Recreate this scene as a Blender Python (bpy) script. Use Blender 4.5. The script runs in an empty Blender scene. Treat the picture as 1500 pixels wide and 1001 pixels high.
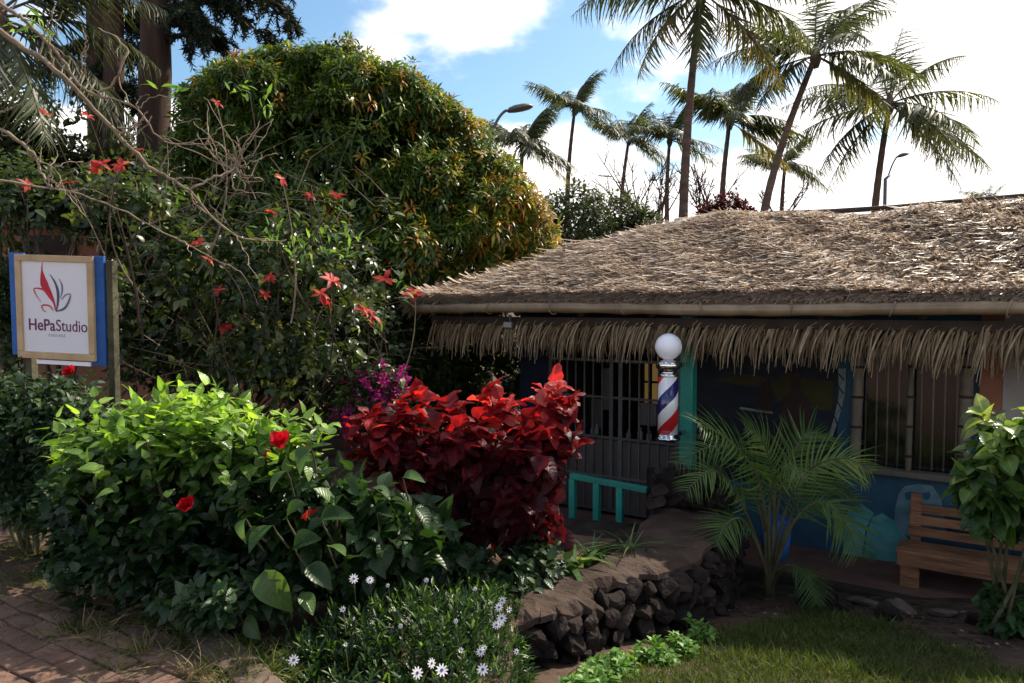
import bpy, math, random
import numpy as np
from mathutils import Vector, Matrix

R = math.radians
rng = np.random.default_rng(7)
random.seed(7)
scene = bpy.context.scene
col = scene.collection

# ------------------------------------------------------------------ camera
CZ = 1.6
FPX = 1100.0
PITCH = math.atan(50.5 / FPX)
cam = bpy.data.cameras.new('camera'); camo = bpy.data.objects.new('camera', cam); col.objects.link(camo)
camo.location = (0, 0, CZ); camo.rotation_euler = (R(90) - PITCH, 0, 0)
cam.sensor_width = 36; cam.lens = 36 * FPX / 1500; cam.clip_start = .05; cam.clip_end = 2000
scene.camera = camo

# ------------------------------------------------------------------ sun, sky, exposure
SUN_EL, SUN_AZ = R(44), R(53)          # azimuth clockwise from +Y
sd = Vector((math.sin(SUN_AZ) * math.cos(SUN_EL), math.cos(SUN_AZ) * math.cos(SUN_EL), math.sin(SUN_EL)))
sl = bpy.data.lights.new('sun', 'SUN'); so = bpy.data.objects.new('sun', sl); col.objects.link(so)
sl.energy = 4.8; sl.angle = R(.6); sl.color = (1, .90, .74)
so.rotation_euler = (-sd).to_track_quat('-Z', 'Y').to_euler(); so.location = sd * 60

w = bpy.data.worlds.new('World'); scene.world = w; w.use_nodes = True
nt = w.node_tree; N = nt.nodes; Lk = nt.links
for n in list(N): N.remove(n)
out = N.new('ShaderNodeOutputWorld'); bg = N.new('ShaderNodeBackground'); bg.inputs[1].default_value = .078
sky = N.new('ShaderNodeTexSky'); sky.sky_type = 'NISHITA'; sky.sun_disc = False
sky.sun_elevation = SUN_EL; sky.sun_rotation = SUN_AZ; sky.dust_density = 1.2; sky.air_density = 1.0
tc = N.new('ShaderNodeTexCoord')
def wmath(op, a, b=None, c=None):
    m = N.new('ShaderNodeMath'); m.operation = op
    for i, v in enumerate((a, b, c)):
        if v is None: continue
        if isinstance(v, (int, float)): m.inputs[i].default_value = v
        else: Lk.new(v, m.inputs[i])
    return m.outputs[0]
sep = N.new('ShaderNodeSeparateXYZ'); Lk.new(tc.outputs['Generated'], sep.inputs[0])
# clouds on a flat layer: direction / (height + .25)
hgt = wmath('MAXIMUM', sep.outputs[2], 0.0)
den = wmath('ADD', hgt, .28)
cmb = N.new('ShaderNodeCombineXYZ')
Lk.new(wmath('DIVIDE', sep.outputs[0], den), cmb.inputs[0]); Lk.new(wmath('DIVIDE', sep.outputs[1], den), cmb.inputs[1])
mp = N.new('ShaderNodeMapping'); Lk.new(cmb.outputs[0], mp.inputs[0]); mp.inputs['Location'].default_value = (4, 6, 0)
n1 = N.new('ShaderNodeTexNoise'); n1.inputs['Scale'].default_value = 2.6; n1.inputs['Detail'].default_value = 8; n1.inputs['Roughness'].default_value = .52
Lk.new(mp.outputs[0], n1.inputs['Vector'])
# low air is milky, and so is the sky on the side of the sun
dt = N.new('ShaderNodeVectorMath'); dt.operation = 'DOT_PRODUCT'; Lk.new(tc.outputs['Generated'], dt.inputs[0]); dt.inputs[1].default_value = sd
near = N.new('ShaderNodeMapRange'); near.interpolation_type = 'SMOOTHSTEP'; Lk.new(dt.outputs['Value'], near.inputs[0])
near.inputs[1].default_value = .74; near.inputs[2].default_value = .87; near.inputs[3].default_value = 0; near.inputs[4].default_value = .42
low = N.new('ShaderNodeMapRange'); low.interpolation_type = 'SMOOTHSTEP'; Lk.new(hgt, low.inputs[0])
low.inputs[1].default_value = .08; low.inputs[2].default_value = .30; low.inputs[3].default_value = .30; low.inputs[4].default_value = 0
cov = wmath('ADD', wmath('ADD', n1.outputs['Fac'], near.outputs[0]), low.outputs[0])
cm = N.new('ShaderNodeMapRange'); cm.interpolation_type = 'SMOOTHSTEP'; Lk.new(cov, cm.inputs[0])
cm.inputs[1].default_value = .50; cm.inputs[2].default_value = .66
# clouds: one fixed warm white veil, its cover raised to warm the fill
cloudc = N.new('ShaderNodeRGB'); cloudc.outputs[0].default_value = (12.8, 12.2, 11.8, 1)
mixc = N.new('ShaderNodeMix'); mixc.data_type = 'RGBA'; Lk.new(cm.outputs[0], mixc.inputs[0])
hs = N.new('ShaderNodeMix'); hs.data_type = 'RGBA'; hs.blend_type = 'MULTIPLY'; hs.inputs[0].default_value = 1; hs.inputs[7].default_value = (1.1, 1.35, 1.4, 1)
Lk.new(sky.outputs[0], hs.inputs[6])
Lk.new(hs.outputs[2], mixc.inputs[6]); Lk.new(cloudc.outputs[0], mixc.inputs[7])
Lk.new(mixc.outputs[2], bg.inputs[0]); Lk.new(bg.outputs[0], out.inputs[0])

vs = scene.view_settings; vs.view_transform = 'Standard'; vs.look = 'None'; vs.exposure = 0.8; vs.gamma = 1; vs.use_curve_mapping = False
scene.cycles.max_bounces = 6; scene.cycles.transparent_max_bounces = 8

# ------------------------------------------------------------------ helpers
cp, sp = math.cos(PITCH), math.sin(PITCH)
def ray(px, py):
    u = (px - 750) / FPX; v = (500.5 - py) / FPX
    return Vector((u, cp + v * sp, -sp + v * cp))
def P(px, py, Y):
    d = ray(px, py); t = Y / d.y
    return Vector((d.x * t, Y, CZ + d.z * t))
def Pz(px, py, z):
    d = ray(px, py); t = (z - CZ) / d.z
    return Vector((d.x * t, d.y * t, z))
def to_px(T):
    T = np.asarray(T, float); dx = T[:, 0]; dy = T[:, 1]; dz = T[:, 2] - CZ
    f = dy * cp - dz * sp; u = dy * sp + dz * cp
    f = np.where(f < .05, .05, f)
    return 750 + FPX * dx / f, 500.5 - FPX * u / f, f

def tag(o, label=None, cat=None, group=None, kind=None):
    if label: o['label'] = label
    if cat: o['category'] = cat
    if group: o['group'] = group
    if kind: o['kind'] = kind
    return o
def thing(name, label, cat, loc=(0, 0, 0), group=None, rot=(0, 0, 0)):
    o = bpy.data.objects.new(name, None); col.objects.link(o); o.location = loc; o.rotation_euler = rot
    o.empty_display_size = .1
    return tag(o, label, cat, group)
def mesh_obj(name, me, parent=None, mat=None, kind=None, rel=True):
    o = bpy.data.objects.new(name, me); col.objects.link(o)
    if mat is not None and len(me.materials) == 0: me.materials.append(mat)
    if parent is not None:
        o.parent = parent
        if rel:                                        # geometry given in world coordinates
            b = parent
            off = Vector((0, 0, 0))
            while b is not None:
                off += b.location; b = b.parent
            o.location = -off
    if kind: o['kind'] = kind
    return o

class MB:
    def __init__(s): s.v = []; s.f = []
    def add(s, vs, fs):
        b = len(s.v); s.v += [tuple(x) for x in vs]; s.f += [tuple(i + b for i in f) for f in fs]; return s
    def box(s, c, h, ax=None):
        c = Vector(c); ax = ax or (Vector((1, 0, 0)), Vector((0, 1, 0)), Vector((0, 0, 1)))
        vs = []
        for z in (-1, 1):
            for y in (-1, 1):
                for x in (-1, 1):
                    vs.append(c + ax[0] * h[0] * x + ax[1] * h[1] * y + ax[2] * h[2] * z)
        return s.add(vs, [(0, 2, 3, 1), (4, 5, 7, 6), (0, 1, 5, 4), (2, 6, 7, 3), (0, 4, 6, 2), (1, 3, 7, 5)])
    def prism(s, poly, z0, z1):
        n = len(poly)
        vs = [(p[0], p[1], z0) for p in poly] + [(p[0], p[1], z1) for p in poly]
        fs = [tuple(range(n - 1, -1, -1)), tuple(range(n, 2 * n))] + [(i, (i + 1) % n, n + (i + 1) % n, n + i) for i in range(n)]
        return s.add(vs, fs)
    def tube(s, pts, rad, n=7, cap=True):
        pts = [Vector(p) for p in pts]; m = len(pts)
        if isinstance(rad, (int, float)): rad = [rad] * m
        prev = None; rings = []
        for i, p in enumerate(pts):
            d = (pts[min(i + 1, m - 1)] - pts[max(i - 1, 0)])
            d = d.normalized() if d.length > 1e-9 else Vector((0, 0, 1))
            if prev is None:
                a = d.orthogonal().normalized()
            else:
                a = (prev - d * prev.dot(d)); a = a.normalized() if a.length > 1e-6 else d.orthogonal().normalized()
            prev = a; b = d.cross(a)
            rings.append([p + (a * math.cos(2 * math.pi * k / n) + b * math.sin(2 * math.pi * k / n)) * rad[i] for k in range(n)])
        vs = [v for r in rings for v in r]
        fs = [(i * n + k, i * n + (k + 1) % n, (i + 1) * n + (k + 1) % n, (i + 1) * n + k) for i in range(m - 1) for k in range(n)]
        if cap: fs += [tuple(range(n - 1, -1, -1)), tuple((m - 1) * n + k for k in range(n))]
        return s.add(vs, fs)
    def lathe(s, prof, c=(0, 0, 0), n=24):
        c = Vector(c); m = len(prof)
        vs = [c + Vector((r * math.cos(2 * math.pi * k / n), r * math.sin(2 * math.pi * k / n), z)) for r, z in prof for k in range(n)]
        fs = [(i * n + k, i * n + (k + 1) % n, (i + 1) * n + (k + 1) % n, (i + 1) * n + k) for i in range(m - 1) for k in range(n)]
        fs += [tuple(range(n - 1, -1, -1)), tuple((m - 1) * n + k for k in range(n))]
        return s.add(vs, fs)
    def mesh(s, name, smooth=False, mat=None):
        me = bpy.data.meshes.new(name); me.from_pydata(s.v, [], s.f)
        if smooth: me.polygons.foreach_set('use_smooth', [True] * len(me.polygons))
        if mat: me.materials.append(mat)
        me.update(); return me
    def build(s, name, mat, parent=None, smooth=False, kind=None, rel=True):
        return mesh_obj(name, s.mesh(name, smooth, mat), parent, None, kind, rel)

def bevel(o, wd=.006, seg=2):
    m = o.modifiers.new('bevel', 'BEVEL'); m.width = wd; m.segments = seg; m.limit_method = 'ANGLE'; return o

def norm(a):
    return a / np.maximum(np.linalg.norm(a, axis=-1, keepdims=True), 1e-9)
def basis(D, U, sc):
    """columns X,Y,Z with Y along D, Z towards U"""
    Y = norm(D); X = np.cross(Y, U); bad = np.linalg.norm(X, axis=1) < 1e-4
    if bad.any(): X[bad] = np.cross(Y[bad], np.array([.3, .9, .2]))
    X = norm(X); Z = np.cross(X, Y)
    M = np.stack([X, Y, Z], axis=2)
    sc = np.asarray(sc, float)
    if sc.ndim == 1: return M * sc[:, None, None]
    return M * sc[:, None, :]

def lt_of(tv, tf):
    t = tv[:, 1]; n = len(tv)
    mid = np.tile([0., 1., 0.], n // 3) if len(tf) == 2 * n // 3 - 2 and n % 3 == 0 else np.full(n, .5)
    return np.stack([mid, t, np.zeros(n)], 1)
def np_mesh(name, V, F, rnd=None, smooth=True, lt=None):
    """V (n,3), F (m,k) all the same size k"""
    me = bpy.data.meshes.new(name)
    nv, (nf, k) = len(V), F.shape
    me.vertices.add(nv); me.vertices.foreach_set('co', np.ascontiguousarray(V, dtype=np.float32).ravel())
    me.loops.add(nf * k); me.loops.foreach_set('vertex_index', np.ascontiguousarray(F, dtype=np.int32).ravel())
    me.polygons.add(nf); me.polygons.foreach_set('loop_start', np.arange(0, nf * k, k, dtype=np.int32))
    if smooth: me.polygons.foreach_set('use_smooth', np.ones(nf, dtype=bool))
    if rnd is not None:
        a = me.attributes.new('rnd', 'FLOAT', 'POINT'); a.data.foreach_set('value', np.ascontiguousarray(rnd, dtype=np.float32))
    if lt is not None:                                  # (midrib, along, 0) of each leaf vertex, for the veins
        a = me.attributes.new('lt', 'FLOAT_VECTOR', 'POINT'); a.data.foreach_set('vector', np.ascontiguousarray(lt, dtype=np.float32).ravel())
    me.update(calc_edges=True); return me

def leaf_t(profile, rows=5, fold=.25, droop=.3, side=0.0, wave=0.0):
    vs = []
    for i in range(rows):
        t = i / (rows - 1); wdt = max(profile(t), .004); z = -droop * t * t
        wv = wave * math.sin(t * 9)
        vs += [(-wdt + side * t * t, t, z + fold * wdt + wv), (side * t * t, t, z), (wdt + side * t * t, t, z + fold * wdt - wv)]
    fs = []
    for i in range(rows - 1):
        a = 3 * i
        fs += [(a, a + 1, a + 4, a + 3), (a + 1, a + 2, a + 5, a + 4)]
    return np.array(vs, float), np.array(fs, int)
def strip_t(profile, rows=4, droop=.3, fold=0):
    vs = []
    for i in range(rows):
        t = i / (rows - 1); wdt = max(profile(t), .003); z = -droop * t * t
        vs += [(-wdt, t, z), (wdt, t, z)]
    fs = [(2 * i, 2 * i + 1, 2 * i + 3, 2 * i + 2) for i in range(rows - 1)]
    return np.array(vs, float), np.array(fs, int)

ovate = lambda W, p=.75: (lambda t: W * math.sin(math.pi * min(1, t ** p)) ** .85 if 0 < t < 1 else 0)
heart = lambda W: (lambda t: W * (max(0, 1 - t) ** .75) * (.55 + 1.9 * t if t < .3 else 1.12))
lance = lambda W: (lambda t: W * math.sin(math.pi * t ** .85) if 0 < t < 1 else 0)
blade = lambda W: (lambda t: W * (1 - t) ** .6)

def bake(name, tmpls, M, T, rnd, mat, parent=None, kind='stuff'):
    if not isinstance(tmpls, list): tmpls = [tmpls]
    n = len(T)
    if n == 0: return None
    off = np.array([0, 0, 0.0])
    if parent is not None:
        b = parent
        while b is not None: off = off + np.array(b.location); b = b.parent
    Vs, Fs, Rs, Ls = [], [], [], []; base = 0
    pick = np.arange(n) % len(tmpls)
    for k, (tv, tf) in enumerate(tmpls):
        ii = np.where(pick == k)[0]
        if len(ii) == 0: continue
        V = np.einsum('nij,vj->nvi', M[ii], tv) + (T[ii] - off)[:, None, :]
        F = tf[None] + (np.arange(len(ii)) * len(tv))[:, None, None] + base
        Vs.append(V.reshape(-1, 3)); Fs.append(F.reshape(-1, tf.shape[1])); Rs.append(np.repeat(rnd[ii], len(tv))); Ls.append(np.tile(lt_of(tv, tf), (len(ii), 1)))
        base += len(ii) * len(tv)
    me = np_mesh(name, np.concatenate(Vs), np.concatenate(Fs), np.concatenate(Rs), lt=np.concatenate(Ls)); me.materials.append(mat)
    o = bpy.data.objects.new(name, me); col.objects.link(o)
    if parent is not None: o.parent = parent
    if kind: o['kind'] = kind
    return o

def leafset(parent, name, tmpls, M, T, rnd, mat, n_obj=300, rest='foliage', cell=9):
    """the leaves that show largest become objects of their own, the others one joined part"""
    T = np.asarray(T, float); rnd = np.clip(np.asarray(rnd, float), 0, 1)
    sel = np.zeros(len(T), bool)
    if n_obj:
        px, py, dist = to_px(T)
        key = (np.floor(px / cell).astype(int) + 1000) * 10000 + np.floor(py / cell).astype(int) + 1000
        order = np.argsort(dist); _, first = np.unique(key[order], return_index=True)
        cand = order[first]
        cand = cand[(px[cand] > -20) & (px[cand] < 1520) & (py[cand] > -20) & (py[cand] < 1020)]
        size = np.linalg.norm(M[cand][:, :, 1], axis=1) / dist[cand]
        cand = cand[np.argsort(-size)][:n_obj]
        off = Vector((0, 0, 0)); b = parent
        while b is not None: off += b.location; b = b.parent
        cache = {}
        NB = 10
        for j in cand:
            k = int(j) % len(tmpls); q = min(NB - 1, int(rnd[j] * NB))
            if (k, q) not in cache:
                tv, tf = tmpls[k]
                me = np_mesh(name, tv, tf, np.full(len(tv), (q + .5) / NB), lt=lt_of(tv, tf)); me.materials.append(mat); cache[(k, q)] = me
            o = bpy.data.objects.new(name, cache[(k, q)]); col.objects.link(o); o.parent = parent
            m = Matrix([list(M[j][r]) + [T[j][r] - off[r]] for r in range(3)] + [[0, 0, 0, 1]])
            o.matrix_basis = m
        sel[cand] = True
    bake(rest, tmpls, M[~sel], T[~sel], rnd[~sel], mat, parent)

# ------------------------------------------------------------------ materials
def newmat(name):
    m = bpy.data.materials.new(name); m.use_nodes = True; t = m.node_tree
    for n in list(t.nodes): t.nodes.remove(n)
    o = t.nodes.new('ShaderNodeOutputMaterial'); return m, t, o
def ramp(t, fac, cols):
    r = t.nodes.new('ShaderNodeValToRGB'); e = r.color_ramp.elements
    while len(e) < len(cols): e.new(.5)
    for i, (p, c) in enumerate(cols):
        e[i].position = p; e[i].color = (*c, 1)
    t.links.new(fac, r.inputs[0]); return r.outputs[0]
def leafmat(name, cols, transl=.4, tcol=(1.15, 1.15, .55), rough=.42, spec=.35, vein=0, nv=7):
    m, t, o = newmat(name)
    a = t.nodes.new('ShaderNodeAttribute'); a.attribute_name = 'rnd'
    c = ramp(t, a.outputs['Fac'], cols)
    # blotchy tone within leaves
    nz = t.nodes.new('ShaderNodeTexNoise'); nz.inputs['Scale'].default_value = 14; nz.inputs['Detail'].default_value = 3
    g = t.nodes.new('ShaderNodeNewGeometry'); t.links.new(g.outputs['Position'], nz.inputs['Vector'])
    mr = t.nodes.new('ShaderNodeMapRange'); t.links.new(nz.outputs['Fac'], mr.inputs[0]); mr.inputs[1].default_value = .3; mr.inputs[2].default_value = .7
    mr.inputs[3].default_value = .75; mr.inputs[4].default_value = 1.2
    mu = t.nodes.new('ShaderNodeVectorMath'); mu.operation = 'SCALE'; t.links.new(c, mu.inputs[0]); t.links.new(mr.outputs[0], mu.inputs['Scale'])
    b = t.nodes.new('ShaderNodeBsdfPrincipled')
    if vein:
        al = t.nodes.new('ShaderNodeAttribute'); al.attribute_name = 'lt'; sx = t.nodes.new('ShaderNodeSeparateXYZ'); t.links.new(al.outputs['Vector'], sx.inputs[0])
        def mt_(op, a_, b_=None):
            q = t.nodes.new('ShaderNodeMath'); q.operation = op
            for i, v in enumerate((a_, b_)):
                if v is None: continue
                if isinstance(v, (int, float)): q.inputs[i].default_value = v
                else: t.links.new(v, q.inputs[i])
            return q.outputs[0]
        rib = mt_('POWER', sx.outputs[0], 14)
        ch = mt_('SINE', mt_('MULTIPLY', mt_('SUBTRACT', sx.outputs[1], mt_('MULTIPLY', mt_('SUBTRACT', 1, sx.outputs[0]), .22)), 6.283 * nv))
        sv = mt_('POWER', mt_('MAXIMUM', ch, 0), 16)
        vv_ = mt_('MAXIMUM', rib, mt_('MULTIPLY', sv, .4))
        k_ = mt_('ADD', mt_('MULTIPLY', vv_, vein), 1)
        m2 = t.nodes.new('ShaderNodeVectorMath'); m2.operation = 'SCALE'; t.links.new(mu.outputs[0], m2.inputs[0]); t.links.new(k_, m2.inputs['Scale']); mu = m2
        bp = t.nodes.new('ShaderNodeBump'); bp.inputs['Strength'].default_value = .22; bp.inputs['Distance'].default_value = .005; bp.invert = True
        t.links.new(mt_('ADD', vv_, mt_('MULTIPLY', ch, .35)), bp.inputs['Height']); t.links.new(bp.outputs[0], b.inputs['Normal'])
    t.links.new(mu.outputs[0], b.inputs['Base Color'])
    b.inputs['Roughness'].default_value = rough; b.inputs['Specular IOR Level'].default_value = spec
    tr = t.nodes.new('ShaderNodeBsdfTranslucent')
    mt = t.nodes.new('ShaderNodeVectorMath'); mt.operation = 'MULTIPLY'; t.links.new(mu.outputs[0], mt.inputs[0]); mt.inputs[1].default_value = tcol
    t.links.new(mt.outputs[0], tr.inputs['Color'])
    mx = t.nodes.new('ShaderNodeMixShader'); mx.inputs[0].default_value = transl
    t.links.new(b.outputs[0], mx.inputs[1]); t.links.new(tr.outputs[0], mx.inputs[2]); t.links.new(mx.outputs[0], o.inputs[0])
    return m
def pm(name, c1, c2=None, scale=6, rough=.8, spec=.3, bump=.0, bscale=None, stretch=(1, 1, 1), metal=0, c3=None, detail=6, coord='Object'):
    m, t, o = newmat(name); c2 = c2 or tuple(x * .7 for x in c1)
    tcn = t.nodes.new('ShaderNodeTexCoord'); mpn = t.nodes.new('ShaderNodeMapping'); mpn.inputs['Scale'].default_value = stretch
    if coord == 'World':
        g = t.nodes.new('ShaderNodeNewGeometry'); t.links.new(g.outputs['Position'], mpn.inputs[0])
    else: t.links.new(tcn.outputs[coord], mpn.inputs[0])
    nz = t.nodes.new('ShaderNodeTexNoise'); nz.inputs['Scale'].default_value = scale; nz.inputs['Detail'].default_value = detail; nz.inputs['Roughness'].default_value = .62
    t.links.new(mpn.outputs[0], nz.inputs['Vector'])
    c = ramp(t, nz.outputs['Fac'], [(.3, c2), (.68, c1)] if c3 is None else [(.28, c2), (.5, c1), (.7, c3)])
    oi = t.nodes.new('ShaderNodeObjectInfo'); mr = t.nodes.new('ShaderNodeMapRange'); t.links.new(oi.outputs['Random'], mr.inputs[0]); mr.inputs[3].default_value = .8; mr.inputs[4].default_value = 1.2
    mu = t.nodes.new('ShaderNodeVectorMath'); mu.operation = 'SCALE'; t.links.new(c, mu.inputs[0]); t.links.new(mr.outputs[0], mu.inputs['Scale'])
    b = t.nodes.new('ShaderNodeBsdfPrincipled'); t.links.new(mu.outputs[0], b.inputs['Base Color'])
    b.inputs['Roughness'].default_value = rough; b.inputs['Specular IOR Level'].default_value = spec; b.inputs['Metallic'].default_value = metal
    if bump:
        n2 = t.nodes.new('ShaderNodeTexNoise'); n2.inputs['Scale'].default_value = bscale or scale * 3; n2.inputs['Detail'].default_value = 6
        t.links.new(mpn.outputs[0], n2.inputs['Vector'])
        bp = t.nodes.new('ShaderNodeBump'); bp.inputs['Strength'].default_value = bump; bp.inputs['Distance'].default_value = .02
        t.links.new(n2.outputs['Fac'], bp.inputs['Height']); t.links.new(bp.outputs[0], b.inputs['Normal'])
    t.links.new(b.outputs[0], o.inputs[0]); return m

M_ = {}
M_['soil'] = pm('soil', (.075, .05, .038), (.03, .021, .017), 5, .95, .1, .9, 22, coord='World', c3=(.10, .072, .055))
M_['paver'] = pm('paver_clay', (.155, .092, .068), (.088, .056, .043), 7, .95, .15, .6, 40, coord='World', c3=(.195, .122, .094))
M_['dirt'] = pm('dusty_dirt', (.15, .098, .072), (.08, .055, .042), 4, .95, .1, .7, 30, coord='World')
M_['kerb'] = pm('kerb_concrete', (.14, .097, .076), (.075, .055, .044), 5, .9, .2, .6, 30, coord='World')
M_['capstone'] = pm('wall_cap_mortar', (.068, .047, .038), (.030, .022, .018), 3.2, .95, .1, .8, 30, coord='World', c3=(.105, .078, .062))
M_['lava'] = pm('lava_stone', (.024, .018, .016), (.008, .006, .006), 5, .97, .12, 1.0, 24, coord='World', c3=(.050, .037, .032))
M_['thatchbase'] = pm('thatch_underlayer', (.24, .17, .12), (.13, .095, .07), 9, .95, .1, .5)
M_['bark'] = pm('bark', (.10, .07, .055), (.04, .028, .022), 5, .95, .15, .9, 14, (1, 1, .25), coord='World')
M_['redbark'] = pm('conifer_bark', (.075, .046, .036), (.022, .014, .012), 4, .95, .15, 1.0, 9, (1, 1, .15), coord='World')
M_['palmbark'] = pm('palm_bark', (.15, .10, .078), (.065, .045, .035), 3, .95, .15, .8, 6, (1, 1, 3), coord='World')
M_['twig'] = pm('pale_twig', (.31, .24, .17), (.15, .11, .08), 9, .85, .25, .3, 40, coord='World')
M_['stem'] = pm('green_stem', (.10, .10, .05), (.05, .045, .025), 9, .8, .25)
M_['bamboo'] = pm('bamboo', (.25, .175, .10), (.14, .095, .055), 3, .32, .5, .15, 10, (1, 1, 1), coord='World', c3=(.36, .27, .17))
M_['bambood'] = pm('grey_bamboo', (.15, .13, .10), (.08, .07, .052), 5, .55, .4, .15, 10, coord='World')
M_['darkwood'] = pm('dark_timber', (.055, .042, .034), (.028, .022, .019), 6, .85, .2, .4, 20, coord='World')
M_['pine'] = pm('bench_pine', (.22, .105, .055), (.085, .04, .022), 4, .7, .25, .5, 14, (.8, .8, 9), c3=(.28, .145, .078))
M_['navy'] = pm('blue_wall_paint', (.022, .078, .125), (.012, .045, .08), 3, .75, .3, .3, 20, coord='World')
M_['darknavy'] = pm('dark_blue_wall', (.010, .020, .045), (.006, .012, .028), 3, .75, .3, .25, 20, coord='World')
M_['green'] = pm('turquoise_paint', (.030, .30, .235), (.02, .21, .165), 6, .5, .4, .2, 30)
M_['inside'] = pm('interior_wall', (.06, .056, .053), (.04, .037, .035), 3, .9, .2)
M_['iron'] = pm('dark_iron', (.10, .10, .105), (.06, .06, .065), 9, .55, .4, metal=.3)
M_['floor'] = pm('porch_floor', (.14, .075, .06), (.08, .045, .04), 4, .85, .2, .3, 20, coord='World')
M_['whitepaint'] = pm('sign_white', (.80, .78, .84), (.76, .74, .80), 3, .5, .3)
M_['framewood'] = pm('pale_frame_wood', (.62, .44, .26), (.45, .30, .16), 6, .6, .3, .2, 30)
M_['blue'] = pm('blue_board_paint', (.03, .13, .42), (.02, .09, .32), 6, .6, .3, .2, 20)
M_['greypost'] = pm('weathered_post', (.10, .095, .06), (.05, .045, .03), 7, .9, .15, .5, 25, coord='World')
M_['ink'] = pm('purple_ink', (.15, .028, .10), (.13, .024, .09), 3, .6, .2)
M_['inkred'] = pm('red_ink', (.55, .035, .06), (.5, .03, .06), 3, .6, .2)
M_['inkgrey'] = pm('grey_ink', (.45, .43, .48), (.42, .40, .45), 3, .6, .2)
M_['inkblue'] = pm('slate_ink', (.10, .11, .19), (.09, .09, .16), 3, .6, .2)
M_['chrome'] = pm('chrome', (.75, .74, .72), (.65, .64, .62), 3, .12, .5, metal=1)
M_['orange'] = pm('orange_wall', (.27, .125, .08), (.18, .08, .055), 3, .85, .2, .3, 16, coord='World')
M_['plaster'] = pm('grey_plaster', (.42, .40, .39), (.30, .28, .27), 2.5, .85, .2, .2, 20, coord='World')
M_['steel'] = pm('lamp_grey', (.12, .12, .125), (.08, .08, .085), 4, .5, .4, metal=.4)

# ------------------------------------------------------------------ ground, bank, street
def GZ(y):
    return float(np.interp(y, [3.0, 4.43, 5.9, 6.4, 12], [-.13, -.41, -.70, -.76, -.9]))
def Pg(px, py):
    """pixel -> point on the sloping lawn"""
    z = -.5
    for _ in range(12): z = GZ(Pz(px, py, z).y)
    return Pz(px, py, z)
g = MB(); gy_ = [-60, 0, 2, 3, 3.4, 3.9, 4.43, 5, 5.5, 5.9, 6.4, 9, 12, 60, 400]
for i, y in enumerate(gy_):
    g.v += [(-240, y, GZ(y)), (240, y, GZ(y))]
    if i: g.f.append((2 * i - 2, 2 * i - 1, 2 * i + 1, 2 * i))
tag(g.build('ground', M_['soil']), kind='structure')

CAPZ = -.03
cap_px = [(752, 906), (800, 898), (862, 884), (872, 855), (930, 842), (1000, 826), (1040, 800), (1066, 768), (1056, 742), (1010, 738), (955, 742), (925, 780), (890, 806), (850, 828), (800, 842), (758, 854)]
cap_poly = [Pz(x, y, CAPZ) for x, y in cap_px]
bank = [(-.35, .2), (-.02, 3.2), (.02, 3.85), (.22, 4.6), (.50, 5.0), (.75, 5.3), (.45, 5.42), (-.1, 5.5), (-.75, 6.0), (-1.5, 8.4), (-1.6, 12), (-16, 14), (-16, .2)]
b = MB(); b.prism(bank, -1.2, -.06)
tag(b.build('garden_bank', M_['soil']), kind='structure')

# street with clay pavers, its kerb runs from (.8,.9) to (-4.2,6.66)
K0, KD = Vector((-1.19, 3.19, 0)), Vector((-.656, .755, 0)); KN = Vector((-.755, -.656, 0))   # KN towards the street
st = MB()
pa = [K0 - KD * 4 + KN * .02, K0 + KD * 9 + KN * .02, K0 + KD * 9 + KN * 9, K0 - KD * 4 + KN * 9]
st.prism([(p.x, p.y) for p in pa], -.3, -.004)
street = tag(st.build('street', M_['dirt']), kind='structure')
kb = MB()
for i in range(10):
    a = K0 + KD * (-1.2 + i * .62) + KN * (-.035); kb2 = MB()
    kb2.box(a + KD * .3 + Vector((0, 0, -.05)), (.302, .085, .075 + random.uniform(-.006, .006)), (KD, KN, Vector((0, 0, 1))))
    o = kb2.build('kerb_stone', M_['kerb'], street); bevel(o, .02, 3)
pav_me = []
for v in range(5):
    m = MB(); m.box((0, 0, -.02), (.099, .056, .03)); me = m.mesh('paver', mat=M_['paver'])
    for vv in me.vertices: vv.co += Vector((random.uniform(-.008, .008), random.uniform(-.008, .008), random.uniform(-.007, .007)))
    pav_me.append(me)
ang = math.atan2(KD.y, KD.x) + .30
ca, sa = math.cos(ang), math.sin(ang)
cnt = 0
for i in range(-24, 25):
    for j in range(-36, 37):
        lx = i * .208 + (.104 if j % 2 else 0); ly = j * .120
        p = Vector((-2.3 + ca * lx - sa * ly, 3.5 + sa * lx + ca * ly, 0))
        dk = (p - K0).dot(KN); al = (p - K0).dot(KD)
        if dk < .13 or dk > 1.9 or al > 1.7 or p.y < 2.75: continue
        X, Y, f = to_px(np.array([[p.x, p.y, 0]]))
        if X[0] < -70 or X[0] > 420 or Y[0] > 1060 or Y[0] < 775: continue
        if rng.random() < .04: continue
        o = bpy.data.objects.new('paver', pav_me[cnt % 5]); col.objects.link(o); o.parent = street
        o.location = (p.x, p.y, random.uniform(-.006, .004)); o.rotation_euler = (random.uniform(-.03, .03), random.uniform(-.03, .03), ang + random.uniform(-.03, .03))
        bevel(o, .009, 2); cnt += 1

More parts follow.
